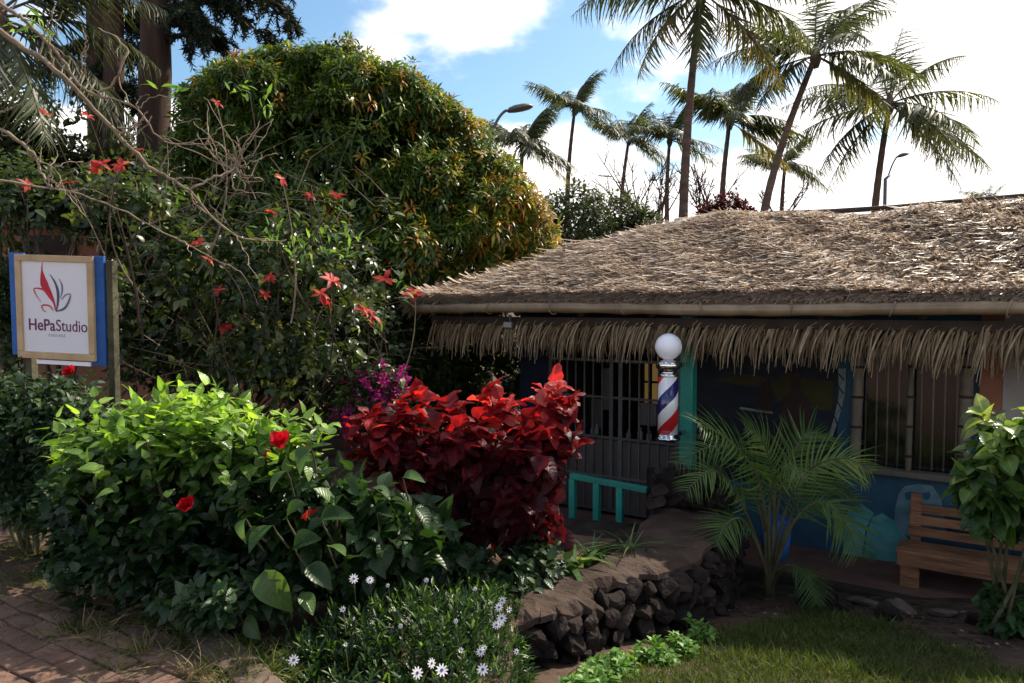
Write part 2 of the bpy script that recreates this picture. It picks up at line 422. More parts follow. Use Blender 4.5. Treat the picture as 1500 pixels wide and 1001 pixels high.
# ------------------------------------------------------------------ house frame of reference
EZ0 = 7.62
E_ = Vector((.835, -.551, 0)).normalized(); N_ = Vector((.551, .835, 0)).normalized()
def H(s, d, z): return Vector((E_.x * s + N_.x * d, EZ0 + E_.y * s + N_.y * d, z))
def hit(px, py, d):
    """pixel -> (s, z) on the house plane at depth d"""
    r = ray(px, py); o = Vector((0, EZ0, CZ)) + N_ * d
    t = (o.x * N_.x + o.y * N_.y) / (r.x * N_.x + r.y * N_.y)
    p = r * t; q = Vector((p.x - o.x, p.y - o.y, 0))
    return q.dot(E_), CZ + p.z
def HP(px, py, d):
    s, z = hit(px, py, d); return H(s, d, z)
AX = (E_, N_, Vector((0, 0, 1)))
FLZ = -.68
DW = 1.05
house = thing('thatched_house', 'low blue house under a shaggy thatched roof with a hanging straw fringe', 'house', H(2, 2, FLZ))
def hb(name, mat, s0, s1, d0, d1, z0, z1, parent=house, bev=0, kind=None):
    m = MB(); m.box(H((s0 + s1) / 2, (d0 + d1) / 2, (z0 + z1) / 2), ((s1 - s0) / 2, (d1 - d0) / 2, (z1 - z0) / 2), AX)
    o = m.build(name, mat, parent, kind=kind)
    if bev: bevel(o, bev)
    return o
SR = 8.0
sL = hit(622, 445, 0)[0]
sW0 = hit(762, 600, DW)[0]                   # left end of the wall
sD0, sD1 = hit(806, 600, DW)[0], hit(1000, 600, DW)[0]      # gate opening
sM1 = hit(1244, 600, DW)[0]; sW1, sW2 = hit(1252, 600, DW)[0], hit(1417, 600, DW)[0]
zSill = hit(1245, 682, DW)[1]; zHead = hit(1340, 515, DW)[1]
sO0 = hit(1434, 600, DW)[0]
TH = .14
ZT = 1.95
hb('floor_slab', M_['floor'], sW0 - .2, SR, .22, 4.4, FLZ - .35, FLZ)
hb('floor_slab', M_['floor'], sW0 - .6, sD1 + .25, -.9, .22, FLZ - .35, FLZ - .003)
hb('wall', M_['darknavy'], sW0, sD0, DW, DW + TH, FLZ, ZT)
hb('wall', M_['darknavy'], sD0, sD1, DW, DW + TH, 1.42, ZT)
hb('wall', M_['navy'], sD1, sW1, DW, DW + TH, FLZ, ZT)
hb('wall', M_['navy'], sW1, sW2, DW, DW + TH, FLZ, zSill)
hb('wall', M_['navy'], sW1, sW2, DW, DW + TH, zHead, ZT)
hb('wall', M_['navy'], sW2, SR, DW, DW + TH, FLZ, ZT)
hb('wall', M_['inside'], sW0, sW0 + TH, DW + TH, 4.2, FLZ, ZT)
hb('wall', M_['inside'], sD1 + .5, sD1 + .5 + TH, DW + TH, 4.2, FLZ, ZT)
hb('wall', M_['inside'], SR - TH, SR, DW + TH, 4.2, FLZ, ZT)
# back wall with a small window opening
DB = 4.2
bs0, bz1 = hit(941, 528, DB); bs1, bz0 = hit(956, 592, DB)
bs1 = bs0 + .26
hb('wall', M_['inside'], sW0, bs0, DB, DB + TH, FLZ, ZT); hb('wall', M_['inside'], bs1, SR, DB, DB + TH, FLZ, ZT)
hb('wall', M_['inside'], bs0, bs1, DB, DB + TH, FLZ, bz0); hb('wall', M_['inside'], bs0, bs1, DB, DB + TH, bz1, ZT)
hb('ceiling', M_['inside'], sW0, SR, DW + TH, DB, ZT, ZT + .04)
m, t, o_ = newmat('yellow_curtain')
tr = t.nodes.new('ShaderNodeBsdfTranslucent'); tr.inputs[0].default_value = (.22, .18, .11, 1); t.links.new(tr.outputs[0], o_.inputs[0])
bw = hb('back_window', M_['darkwood'], bs0, bs1, DB + .02, DB + .05, (bz0 + bz1) / 2 - .015, (bz0 + bz1) / 2 + .015)
hb('window_bar', M_['darkwood'], (bs0 + bs1) / 2 - .012, (bs0 + bs1) / 2 + .012, DB + .015, DB + .045, bz0, bz1, bw)
hb('curtain', m, bs0, bs1, DB + .09, DB + .1, bz0, bz1, bw)

# roof shell: hip at the left end
ZE, RD, RISE = 1.66, 2.5, .94
sRg = sL + 2.0                               # ridge starts here
def roofz(d): return ZE + RISE * d / RD
rv = [H(sL, -.05, ZE), H(SR, -.05, ZE), H(SR, RD, ZE + RISE), H(sRg, RD, ZE + RISE), H(sL, 5.05, ZE), H(SR, 5.05, ZE)]
m = MB(); m.add(rv, [(0, 1, 2, 3), (0, 3, 4), (3, 2, 5, 4)])
rb = m.build('roof', M_['thatchbase'], house)
mod = rb.modifiers.new('solid', 'SOLIDIFY'); mod.thickness = .10; mod.offset = -1

TC = [(0, (.28, .20, .15)), (.3, (.45, .345, .265)), (.55, (.57, .465, .38)), (.8, (.64, .555, .48)), (.92, (.69, .62, .56)), (1, (.80, .76, .72))]  # palest stops: sun glints put into the straw colour
M_['straw'] = leafmat('thatch_straw', TC, .2, (1, .95, .8), .42, .5)
def sway(s, d): return .06 * math.sin(s * 1.7 + d) + .04 * math.sin(s * 3.9 - d * 2)
straw_t = [strip_t(lambda t: .05 * (1 - .55 * t), 4, dr) for dr in (-.10, .08, .22, .0)] + [strip_t(lambda t: .06 * (1 - .3 * t), 4, -.35)]
n = 105000
s_ = rng.uniform(sL, SR, n); d_ = rng.uniform(-.02, RD, n)
d_[:5000] = rng.uniform(.0, .15, 5000)
row = np.round(d_ / .11) * .11                # courses of thatch
d_ = np.where(rng.random(n) < .35, row + rng.normal(0, .018, n), d_)
hipline = sL + (sRg - sL) * np.clip(d_, 0, RD) / RD
ok = s_ > hipline - .05
s_, d_ = s_[ok], d_[ok]; n = len(s_)
base = np.array([np.array(E_), np.array(N_), [0, 0, 1.0]])
k = RISE / RD
sag = .035 * np.sin(s_ * 1.1 + .6) + .03 * np.sin(s_ * 2.7 + d_ * 1.4) + .02 * np.sin(s_ * 6 + d_ * 5)
z_ = ZE + k * d_ + .05 + sag * np.clip(d_ * 2, .25, 1) + rng.uniform(0, .03, n)
T = np.outer(s_, base[0]) + np.outer(d_, base[1]); T[:, 1] += EZ0; T[:, 2] = z_
lat = rng.normal(-.60, .36, n)
dn = np.stack([lat, -np.ones(n), -k * np.ones(n) + rng.normal(.025, .07, n)], 1)
D = dn[:, :1] * base[0] + dn[:, 1:2] * base[1] + dn[:, 2:] * base[2]
U = np.tile(-k * base[1] + base[2], (n, 1)) + rng.normal(0, .13, (n, 3))
ln = np.minimum(rng.uniform(.13, .42, n), (d_ + .10) * 1.15 / np.clip(1 / np.sqrt(1 + lat ** 2), .4, 1))
sc = np.stack([rng.uniform(.4, 1.2, n) * .19, ln, rng.uniform(.08, .26, n)], 1)
patch = .5 + .5 * np.sin(s_ * 2.3 + 1.3 * np.sin(d_ * 3)) * np.sin(d_ * 4 + s_)
rn = np.clip(rng.beta(1.7, 2.1, n) * .85 + .12 * (patch - .5) + np.where(rng.random(n) < .05 + .03 * np.clip(s_ - .5, 0, 5), .45, 0), 0, 1)  # more pale straws towards the right, glints of the sun put into colour
ordr = rng.permutation(n)
bake('thatch', straw_t, basis(D, U, sc)[ordr], T[ordr], rn[ordr], M_['straw'], rb)
# hip side and its ragged edge
n = 9000
a_ = rng.uniform(0, 1, n); dd = rng.uniform(-.02, 5, n)
up = np.minimum(dd, 5 - dd) / RD; a_ = a_ * np.clip(up, 0, 1)
T = np.outer(sL + 2.0 * a_, base[0]) + np.outer(dd, base[1]); T[:, 1] += EZ0; T[:, 2] = ZE + RISE * a_ + .04 + rng.uniform(0, .05, n)
kk = RISE / 2.0
D = -base[0] + np.outer(rng.normal(0, .4, n), base[1]) + np.outer(-kk + rng.normal(0, .1, n), base[2])
U = np.tile(-kk * base[0] + base[2], (n, 1)) + rng.normal(0, .25, (n, 3))
sc = np.stack([rng.uniform(.6, 1.5, n) * .30, rng.uniform(.18, .4, n), rng.uniform(.25, .5, n)], 1)
bake('thatch', straw_t, basis(D, U, sc), T, np.clip(rng.beta(1.7, 2.3, n), 0, 1), M_['straw'], rb)
# ridge pole
m = MB(); pts = [H(sRg - .1 + i * (SR - sRg) / 12, RD, ZE + RISE + .06 + .015 * math.sin(i * 1.3)) for i in range(13)]
m.tube(pts, .028, 8); m.build('ridge_pole', M_['darkwood'], rb, True)

# eave board, bamboo gutter pole with lashings
hb('eave_board', M_['darkwood'], sL + .05, SR, -.03, .01, 1.585, 1.655)
npts = 60; pts = []; rad = []
for i in range(npts):
    s = sL - .02 + (SR - sL) * i / (npts - 1); pts.append(H(s, -.135, 1.585 + .010 * math.sin(s * 1.6 + 1)))
    rad.append(.047 + (.006 if i % 4 == 0 else 0) + .003 * math.sin(i * 2.1))
m = MB(); m.tube(pts, rad, 14); gut = m.build('bamboo_gutter', M_['bamboo'], house, True)
for i in range(11):
    s = sL + .25 + i * .73
    m = MB(); c = H(s, -.135, 1.587)
    ring = [c + N_ * (.056 * math.cos(q)) + Vector((0, 0, .056 * math.sin(q))) + E_ * (.02 * math.sin(q + i)) for q in np.linspace(0, 6.28, 15)]
    m.tube(ring, .006, 5); m.tube([c + Vector((0, 0, .05)), c + Vector((0, 0, .075)) + E_ * .02, c + E_ * .05 + Vector((0, 0, .07))], .005, 5)
    m.build('lashing', M_['twig'], gut, True)
hb('fringe_beam', M_['darkwood'], sL + .08, SR, .02, .10, 1.42, 1.5)
# rafters of the porch
for i in range(12):
    s = sL + .5 + i * .72
    m = MB(); a = H(s, -.02, ZE - .12); bq = H(s, DW + .05, ZE - .12 + k * (DW + .07)); m.tube([a, bq], .04, 8); m.build('rafter', M_['darkwood'], rb, True)

# hanging straw fringe: each strand a part
M_['fringe'] = leafmat('fringe_straw', [(0, (.19, .135, .08)), (.4, (.30, .22, .135)), (.75, (.41, .315, .20)), (1, (.52, .42, .28))], .3, (1, .95, .75), .6, .25)
fr_me = []
for v in range(14):
    L = random.uniform(.27, .40); bend = random.uniform(.03, .11); side = random.uniform(.05, .12)
    vs, fs = [], []
    wv = random.uniform(.6, 1.35); nr = 8; tw = random.uniform(-.5, .5)
    for i in range(nr):
        t = i / (nr - 1); zz = .02 - L * (t ** 1.25); dd_ = -bend * math.sin(t * 2.0); ss = .03 - side * t ** .45 * 1.1 + .012 * math.sin(t * 4 + v)
        wdt = .0068 * (1 - .7 * t ** 3) * wv * random.uniform(.85, 1.15); c, sn = math.cos(tw * t), math.sin(tw * t)
        vs += [E_ * (ss - wdt * c) + N_ * (dd_ - wdt * sn) + Vector((0, 0, zz)), E_ * ss + N_ * (dd_ - .006) + Vector((0, 0, zz)), E_ * (ss + wdt * c) + N_ * (dd_ + wdt * sn) + Vector((0, 0, zz))]
        if i:
            a = 3 * i
            fs += [(a - 3, a - 2, a + 1, a), (a - 2, a - 1, a + 2, a + 1)]
    me = np_mesh('fringe_strand', np.array([list(q) for q in vs]), np.array(fs), np.full(len(vs), random.random()))
    me.materials.append(M_['fringe']); fr_me.append(me)
hl = house.location
sEnd = hit(1520, 480, .06)[0]
ns = 0; s = sL + .12
strand_T = []
while s < SR - .1:
    s += random.uniform(.007, .030) if random.random() < .94 else random.uniform(.05, .085)
    strand_T.append(s)
vis = [s for s in strand_T if s < sEnd]; 
stepn = max(1, len(vis) / 296.0)
keep = set(int(i * stepn) for i in range(296))
restM, restT = [], []
for i, s in enumerate(strand_T):
    p = H(s, .05 + random.uniform(-.025, .02), 1.44 + random.uniform(-.015, .03))
    me = fr_me[random.randrange(14)]; zs = random.uniform(.97, 1.16); rz = random.uniform(-.3, .3); ry = random.gauss(0, .04)
    mtx = Matrix.Rotation(rz, 4, 'Z') @ Matrix.Rotation(ry, 4, N_) @ Matrix.Diagonal((1, 1, zs, 1))
    if i in keep and s < sEnd:
        o = bpy.data.objects.new('fringe_strand', me); col.objects.link(o); o.parent = house; o.matrix_basis = Matrix.Translation(p - hl) @ mtx
    else:
        vv = np.empty(len(me.vertices) * 3, np.float32); me.vertices.foreach_get('co', vv)
        restM.append((np.array(mtx)[:3, :3], np.array(p), vv.reshape(-1, 3)))
# a second, darker layer behind and the strands beyond the frame
nb = int((SR - sL) / .006)
for i in range(nb):
    s = sL + .1 + (SR - sL - .15) * (i + rng.random()) / nb; p = H(s, .115 + rng.uniform(0, .05), 1.45)
    me = fr_me[random.randrange(14)]; vv = np.empty(len(me.vertices) * 3, np.float32); me.vertices.foreach_get('co', vv)
    mtx = Matrix.Rotation(random.uniform(-.4, .4), 4, 'Z') @ Matrix.Rotation(random.gauss(0, .09), 4, N_) @ Matrix.Diagonal((1, 1, random.uniform(.65, 1.05), 1))
    restM.append((np.array(mtx)[:3, :3], np.array(p), vv.reshape(-1, 3)))
q = np.array([[c for c in pl.vertices] for pl in fr_me[0].polygons])
V = np.concatenate([v @ mm.T + pp for mm, pp, v in restM]); nv0 = len(restM[0][2])
F = np.concatenate([q + i * nv0 for i in range(len(restM))])
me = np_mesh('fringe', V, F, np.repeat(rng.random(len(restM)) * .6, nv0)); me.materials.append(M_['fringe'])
mesh_obj('fringe', me, house, kind='stuff')

# post in turquoise
pq = hit(1008, 600, .28)
m = MB(); m.box(H(pq[0], .28, .42), (.062, .062, 1.1), AX); bevel(m.build('porch_post', M_['green'], house), .012)

# bamboo window
for i, (xt, xb, rr) in enumerate(((1259, 1251, .046), (1336, 1330, .026), (1419, 1411, .048))):
    pt, pb_ = HP(xt, 520, DW - .05), HP(xb, 694, DW - .05)
    pts = [pt.lerp(pb_, j / 20) for j in range(21)]; rad = [rr * (1.12 if j % 5 == 2 else 1) for j in range(21)]
    m = MB(); m.tube(pts, rad, 12); po = m.build('window_pole', M_['bambood'], house, True)
    for j in (2, 7, 12, 17):
        m = MB(); c = pts[j]; m.tube([c - Vector((0, 0, .012)), c + Vector((0, 0, .012))], rr * 1.18, 12); m.build('lashing', M_['darkwood'], po, True)
a, b2 = HP(1238, 684, DW - .06), HP(1416, 704, DW - .06)
m = MB(); ax = (b2 - a).normalized(); m.box((a + b2) / 2, ((b2 - a).length / 2, .06, .028), (ax, N_, Vector((0, 0, 1)))); bevel(m.build('window_sill', M_['bambood'], house), .01)
# curtain behind glass
M_['curtain'] = pm('brown_curtain', (.022, .018, .016), (.012, .010, .009), 4, .95, .1, .2, 20, (3, 3, .2), coord='World')
vs, fs = [], []
nc = 120
for i in range(nc + 1):
    s = sW1 + (sW2 - sW1) * i / nc; dq = DW + .20 + .018 * math.sin(i * .9) + .010 * math.sin(i * .37 + 1)
    vs += [H(s, dq, zSill - .05), H(s, dq, zHead + .05)]
    if i: fs.append((2 * i - 2, 2 * i, 2 * i + 1, 2 * i - 1))
m = MB(); m.add(vs, fs); m.build('curtain', M_['curtain'], house, True)
m, t, o_ = newmat('window_glass')
gb = t.nodes.new('ShaderNodeBsdfGlossy'); gb.inputs['Roughness'].default_value = .08; gb.inputs[0].default_value = (.9, .9, .9, 1)
tb = t.nodes.new('ShaderNodeBsdfTransparent'); fz = t.nodes.new('ShaderNodeFresnel'); fz.inputs[0].default_value = 1.45
mx = t.nodes.new('ShaderNodeMixShader'); t.links.new(fz.outputs[0], mx.inputs[0]); t.links.new(tb.outputs[0], mx.inputs[1]); t.links.new(gb.outputs[0], mx.inputs[2]); t.links.new(mx.outputs[0], o_.inputs[0])
sm = (sW1 + sW2) / 2
hb('window_pane', m, sW1 + .03, sm - .01, DW + .05, DW + .056, zSill, zHead); hb('window_pane', m, sm + .01, sW2 - .03, DW + .05, DW + .056, zSill, zHead)
for i in range(9):
    s = sW1 + .08 + (sW2 - sW1 - .16) * i / 8
    hb('window_bar', M_['iron'], s - .006, s + .006, DW + .085, DW + .097, zSill, zHead)

# right-hand wall: orange strip and pale plaster panel
hb('wall_trim', M_['orange'], sO0, sO0 + .16, DW - .02, DW - .003, hit(1440, 640, DW)[1], ZT - .02)
hb('plaster_panel', M_['plaster'], sO0 + .163, SR - .1, DW - .025, DW - .003, hit(1480, 625, DW)[1], ZT - .02)

# security gate in the doorway
gate = thing('security_gate', 'dark barred iron security gate in the shaded doorway beside the barber pole', 'gate', H(sD0, DW - .04, FLZ))
nb = 15
for i in range(nb):
    s = sD0 + .03 + (sD1 - sD0 - .06) * i / (nb - 1); wd = .022 if i in (0, 7, 8, 14) else .008
    hb('bar', M_['iron'], s - wd, s + wd, DW - .05, DW - .03, FLZ + .05, 1.41, gate)
for z in (FLZ + .06, -.25, .18, .62, 1.02, 1.36):
    hb('rail', M_['iron'], sD0 + .01, sD1 - .01, DW - .058, DW - .05, z - .014, z + .014, gate)
M_['gatepanel'] = pm('gate_sheet', (.075, .062, .056), (.05, .04, .037), 4, .7, .3, .1)
hb('kick_panel', M_['gatepanel'], sD0 + .02, sD1 - .02, DW - .028, DW - .02, FLZ + .05, hit(900, 645, DW)[1], gate)

# dim things inside
M_['paper'] = pm('grey_paper', (.30, .29, .30), (.24, .23, .24), 3, .9, .2)
for i, (x0, y0, x1, y1) in enumerate(((858, 585, 882, 625), (935, 592, 962, 622), (884, 540, 895, 600))):
    q0 = hit(x0, y1, 2.6); q1 = hit(x1, y0, 2.6)
    m = MB(); m.box(H((q0[0] + q1[0]) / 2, 2.6, (q0[1] + q1[1]) / 2), ((q1[0] - q0[0]) / 2, .012, (q1[1] - q0[1]) / 2), AX)
    tag(m.build('notice_board', M_['paper']), ('grey board leaning in the dim room left of the gate middle', 'grey board in the dim room just left of the barber pole', 'narrow grey board standing in the middle of the dim room')[i], 'board', 'grey boards inside the dim doorway')
cz = hit(900, 640, 2.4)[1]
ct = thing('counter', 'dark counter inside the room behind the iron gate', 'counter', H(0, 2.5, FLZ))
hb('counter_top', M_['darkwood'], sD0, sD1 + .3, 2.25, 2.85, cz - .04, cz, ct); hb('counter_front', M_['gatepanel'], sD0 + .03, sD1 + .27, 2.3, 2.32, FLZ, cz - .04, ct)
M_['bottle'] = pm('white_plastic', (.62, .62, .64), (.55, .55, .57), 5, .4, .4)
for i, x in enumerate((846, 868, 874, 921, 938, 951)):
    s = hit(x, 630, 2.4)[0]; hh = random.uniform(.10, .17)
    m = MB(); m.lathe([(.03, 0), (.035, .01), (.035, hh * .6), (.014, hh * .78), (.014, hh), (.0, hh)], H(s, 2.4, cz), 10)
    tag(m.build('bottle', M_['bottle'], smooth=True), ['squat white bottle farthest left on the dim counter behind the gate', 'white bottle left of the gate middle on the dim counter', 'white bottle standing close beside another left of the gate middle', 'white bottle right of the gate middle on the dim counter', 'white bottle on the counter just left of the barber pole', 'white bottle nearest the barber pole on the dim counter'][i], 'bottle', 'white bottles on the dim counter')

# painted wall: mural panel with its own flat paint shapes
M_['mural'] = pm('mural_paint', (.008, .011, .020), (.003, .004, .008), 2.0, .7, .25, c3=(.014, .024, .032), coord='World', stretch=(1, 1, 2.2))
M_['olive'] = pm('olive_paint', (.045, .042, .014), (.022, .02, .01), 4, .8, .2, coord='World')
M_['brownp'] = pm('brown_paint', (.030, .017, .015), (.016, .01, .01), 4, .8, .2, coord='World')
M_['teal'] = pm('teal_paint', (.055, .20, .215), (.025, .095, .12), 5, .8, .2, coord='World', c3=(.10, .25, .26))
M_['paleteal'] = pm('pale_blue_paint', (.15, .245, .29), (.075, .14, .18), 6, .8, .2, coord='World')
M_['greyline'] = pm('grey_line_paint', (.17, .20, .20), (.09, .11, .12), 8, .8, .2, coord='World')
mural = thing('wall_mural', 'dark island mural with figures painted on the wall right of the turquoise post', 'mural', H(hit(1130, 640, DW)[0], DW, FLZ))
def flat(name, mat, pxs, dep, parent, th=.003):
    m = MB(); a = [HP(x, y, DW) - N_ * dep for x, y in pxs]; bk = [p + N_ * th for p in a]; n = len(a)
    m.add(a + bk, [tuple(range(n)), tuple(range(2 * n - 1, n - 1, -1))] + [(i, n + i, n + (i + 1) % n, (i + 1) % n) for i in range(n)])
    return m.build(name, mat, parent)
flat('painted_field', M_['mural'], [(1018, 500), (1228, 500), (1226, 712), (1014, 700)], .005, mural)
flat('painted_hill', M_['olive'], [(1130, 565), (1150, 545), (1185, 555), (1222, 560), (1218, 602), (1190, 600), (1160, 572), (1140, 590)], .009, mural)
flat('painted_hill', M_['olive'], [(1040, 556), (1100, 548), (1140, 560), (1100, 566)], .009, mural)
flat('painted_figure', M_['brownp'], [(1146, 600), (1150, 582), (1160, 572), (1158, 552), (1166, 544), (1174, 552), (1173, 572), (1186, 585), (1190, 640), (1180, 690), (1140, 690), (1136, 640)], .013, mural)
flat('painted_figure', M_['brownp'], [(1108, 602), (1114, 580), (1118, 560), (1128, 556), (1132, 572), (1130, 604)], .013, mural)
flat('painted_wave', M_['greyline'], [(1085, 596), (1110, 600), (1132, 603), (1132, 606), (1108, 603), (1084, 599)], .013, mural)
flat('painted_trunk', M_['greyline'], [(1228, 540), (1240, 540), (1238, 580), (1230, 610), (1220, 640), (1214, 640), (1224, 605), (1230, 575)], .013, mural)
zigzag = [(1228, 548), (1236, 556), (1227, 566), (1235, 576), (1226, 588), (1232, 598), (1222, 610), (1226, 620)]
for a, b2 in zip(zigzag[:-1], zigzag[1:]):
    flat('painted_line', M_['mural'], [a, (a[0] + 1.6, a[1] - 1), (b2[0] + 1.6, b2[1]), (b2[0], b2[1] + 1.5)], .0165, mural)
heads = thing('wall_painting', 'pale blue and teal stone heads painted on the blue wall behind the bench', 'mural', H(hit(1320, 760, DW)[0], DW, FLZ))
flat('painted_head', M_['paleteal'], [(1309, 782), (1311, 745), (1317, 722), (1326, 712), (1348, 709), (1366, 712), (1378, 730), (1384, 760), (1386, 790)], .005, heads)
for x in (1326, 1352):
    flat('painted_eye', M_['navy'], [(x, 722), (x + 9, 720), (x + 12, 726), (x + 7, 733), (x + 1, 730)], .0085, heads)
for x, y in ((1334, 728), (1362, 740), (1340, 748), (1318, 745)):
    flat('painted_spot', M_['teal'], [(x, y), (x + 5, y - 1), (x + 6, y + 5), (x + 1, y + 6)], .0085, heads)
flat('painted_head', M_['teal'], [(1236, 816), (1234, 770), (1244, 746), (1262, 738), (1280, 752), (1268, 776), (1262, 818)], .005, heads)
flat('painted_head', M_['teal'], [(1266, 819), (1270, 780), (1278, 758), (1292, 752), (1312, 764), (1330, 790), (1334, 806), (1322, 824)], .0085, heads)

# ------------------------------------------------------------------ barber pole
bpx = 978
zb = P(bpx, 645, 1).z
D_B = -.16
sb, z0 = hit(bpx, 645, D_B); _, z1 = hit(bpx, 489, D_B)
HB = z1 - z0
bp = thing('barber_pole', 'striped red white and blue barber pole with white globe beside the turquoise post', 'barber pole', H(sb, D_B, z0))
def fz_(py): return hit(bpx, py, D_B)[1] - z0
rb_ = (hit(993, 600, D_B)[0] - hit(963, 600, D_B)[0]) / 2
m, t, o_ = newmat('barber_stripes')
tcn = t.nodes.new('ShaderNodeTexCoord'); sp_ = t.nodes.new('ShaderNodeSeparateXYZ'); t.links.new(tcn.outputs['Object'], sp_.inputs[0])
def mth(op, a, b=None):
    q = t.nodes.new('ShaderNodeMath'); q.operation = op
    for i, v in enumerate((a, b)):
        if v is None: continue
        if isinstance(v, (int, float)): q.inputs[i].default_value = v
        else: t.links.new(v, q.inputs[i])
    return q.outputs[0]
per = abs(fz_(645) - fz_(555))
phi = mth('DIVIDE', mth('ARCTAN2', sp_.outputs[1], sp_.outputs[0]), 2 * math.pi)
val = mth('FRACT', mth('ADD', mth('SUBTRACT', mth('DIVIDE', sp_.outputs[2], per), phi), .62))
rp = t.nodes.new('ShaderNodeValToRGB'); rp.color_ramp.interpolation = 'CONSTANT'
e = rp.color_ramp.elements
for i in range(2): e.new(.5)
for i, (p_, c) in enumerate(((0, (.62, .025, .03)), (.26, (.80, .78, .80)), (.5, (.022, .02, .12)), (.76, (.80, .78, .80)))):
    e[i].position = p_; e[i].color = (*c, 1)
t.links.new(val, rp.inputs[0])
bs = t.nodes.new('ShaderNodeBsdfPrincipled'); t.links.new(rp.outputs[0], bs.inputs['Base Color']); bs.inputs['Roughness'].default_value = .18; bs.inputs['Coat Weight'].default_value = .5
t.links.new(bs.outputs[0], o_.inputs[0]); M_['stripes'] = m
zc0, zc1 = fz_(638), fz_(552)
mb = MB(); mb.lathe([(0, zc0), (rb_ * .93, zc0), (rb_ * .93, zc1), (0, zc1)], n=32); mb.build('striped_cylinder', M_['stripes'], bp, True, rel=False)
M_['globe'] = pm('globe_white', (.84, .83, .88), (.82, .81, .86), 2, .3, .4)
zg = fz_(508); rg = (hit(997.5, 508, D_B)[0] - hit(960.5, 508, D_B)[0]) / 2
mb = MB(); mb.lathe([(max(.001, rg * math.sin(a)), zg - rg * math.cos(a)) for a in np.linspace(.02, math.pi - .02, 22)], n=32); mb.build('globe', M_['globe'], bp, True, rel=False)
z_ = fz_
def prof(L): return [(rb_ * a, z_(y)) for a, y in L]
mb = MB(); mb.lathe(prof([(0, 553), (.9, 553), (.92, 548), (.7, 547), (.68, 543), (1.0, 541), (1.12, 538), (1.12, 531), (.95, 529), (.5, 527), (.45, 524), (0, 524)]), n=32); mb.build('top_cap', M_['chrome'], bp, True, rel=False)
mb = MB(); mb.lathe(prof([(0, 646), (.8, 646), (1.15, 644), (1.18, 640.5), (1.02, 639), (1.02, 636), (.94, 635), (0, 635)]), n=32); mb.build('bottom_cap', M_['chrome'], bp, True, rel=False)
pl_ = H(pq[0], .28, 0) - H(sb, D_B, 0)
for zz in (z_(641), z_(537)):
    mb = MB(); dirp = Vector((pl_.x, pl_.y, 0)); L = dirp.length - .05; dirp.normalize(); sdv = Vector((-dirp.y, dirp.x, 0))
    mb.box(dirp * L / 2 + Vector((0, 0, zz)), (L / 2, .012, .02), (dirp, sdv, Vector((0, 0, 1)))); mb.box(dirp * (L + .004) + Vector((0, 0, zz)), (.008, .04, .05), (dirp, sdv, Vector((0, 0, 1))))
    mb.build('bracket', M_['chrome'], bp, rel=False)

# small floodlight fixed under the eave
fl_ = thing('flood_light', 'small dark floodlight fixed to the eave above the straw fringe', 'light', HP(746, 474, -.04))
fo_ = HP(746, 476, -.04)
m = MB(); m.box(fo_, (.055, .03, .035), AX); bevel(m.build('lamp_body', M_['steel'], fl_), .008)
m = MB(); m.box(fo_ - N_ * .032, (.045, .004, .026), AX); m.build('lamp_glass', M_['plaster'], fl_)
m = MB(); m.box(fo_ + N_ * .02 + Vector((0, 0, .06)), (.008, .012, .04), AX); m.build('bracket', M_['steel'], fl_)
# ------------------------------------------------------------------ railing
rl = thing('railing', 'turquoise painted handrail with square posts by the porch steps', 'railing', HP(890, 790, -.1))
a, b2 = HP(836, 697, -.25), HP(949, 718, -.35)
m = MB(); ax = (b2 - a).normalized(); m.box((a + b2) / 2, ((b2 - a).length / 2, .028, .026), (ax, N_, ax.cross(N_) * -1)); bevel(m.build('handrail', M_['green'], rl), .006)
for px_, tt in ((838, .03), (876, .36), (912, .66)):
    tp = a.lerp(b2, tt); m = MB(); m.box((tp.x, tp.y, (tp.z - .026 + FLZ) / 2), (.030, .030, (tp.z - .026 - FLZ) / 2), AX); bevel(m.build('post', M_['green'], rl), .005)

# ------------------------------------------------------------------ bench
bn = thing('bench', 'low wooden slatted bench against the blue painted wall', 'bench', HP(1330, 858, .48))
s0 = hit(1312, 812, .42)[0]; s1 = s0 + 1.55
szt = hit(1314, 806, .42)[1]
for i in range(3):
    d0 = .42 + i * .125
    bevel(hb('seat_plank', M_['pine'], s0, s1, d0, d0 + .117, szt - .035, szt, bn), .006)
bevel(hb('seat_rail', M_['pine'], s0 + .01, s1 - .01, .395, .418, szt - .115, szt - .004, bn), .006)
zb1 = hit(1340, 738, .84)[1]
hsl = (zb1 - szt - .03) / 3
for i in range(3):
    zz = szt + .03 + i * hsl
    m = MB(); lean = N_ * .04 * i; m.box(H((s0 + s1) / 2 + .02, .84, zz + hsl / 2 - .008) + lean, ((s1 - s0) / 2 - .03, .012, hsl / 2 - .008), AX); bevel(m.build('back_slat', M_['pine'], bn), .005)
for s in (s0 + .10, s1 - .10):
    bevel(hb('leg', M_['pine'], s - .07, s + .07, .43, .52, FLZ, szt - .116, bn), .006)
    bevel(hb('leg', M_['pine'], s - .05, s + .05, .74, .82, FLZ, szt - .036, bn), .006)
    m = MB(); m.box(H(s, .89, (szt + zb1) / 2 - .02), (.04, .016, (zb1 - szt) / 2 + .1), AX); m.build('back_post', M_['pine'], bn)
# timber edging of the porch
hb('timber_edging', M_['darkwood'], sD1 + .4, SR, .10, .215, FLZ - .2, FLZ + .02, house, .012)

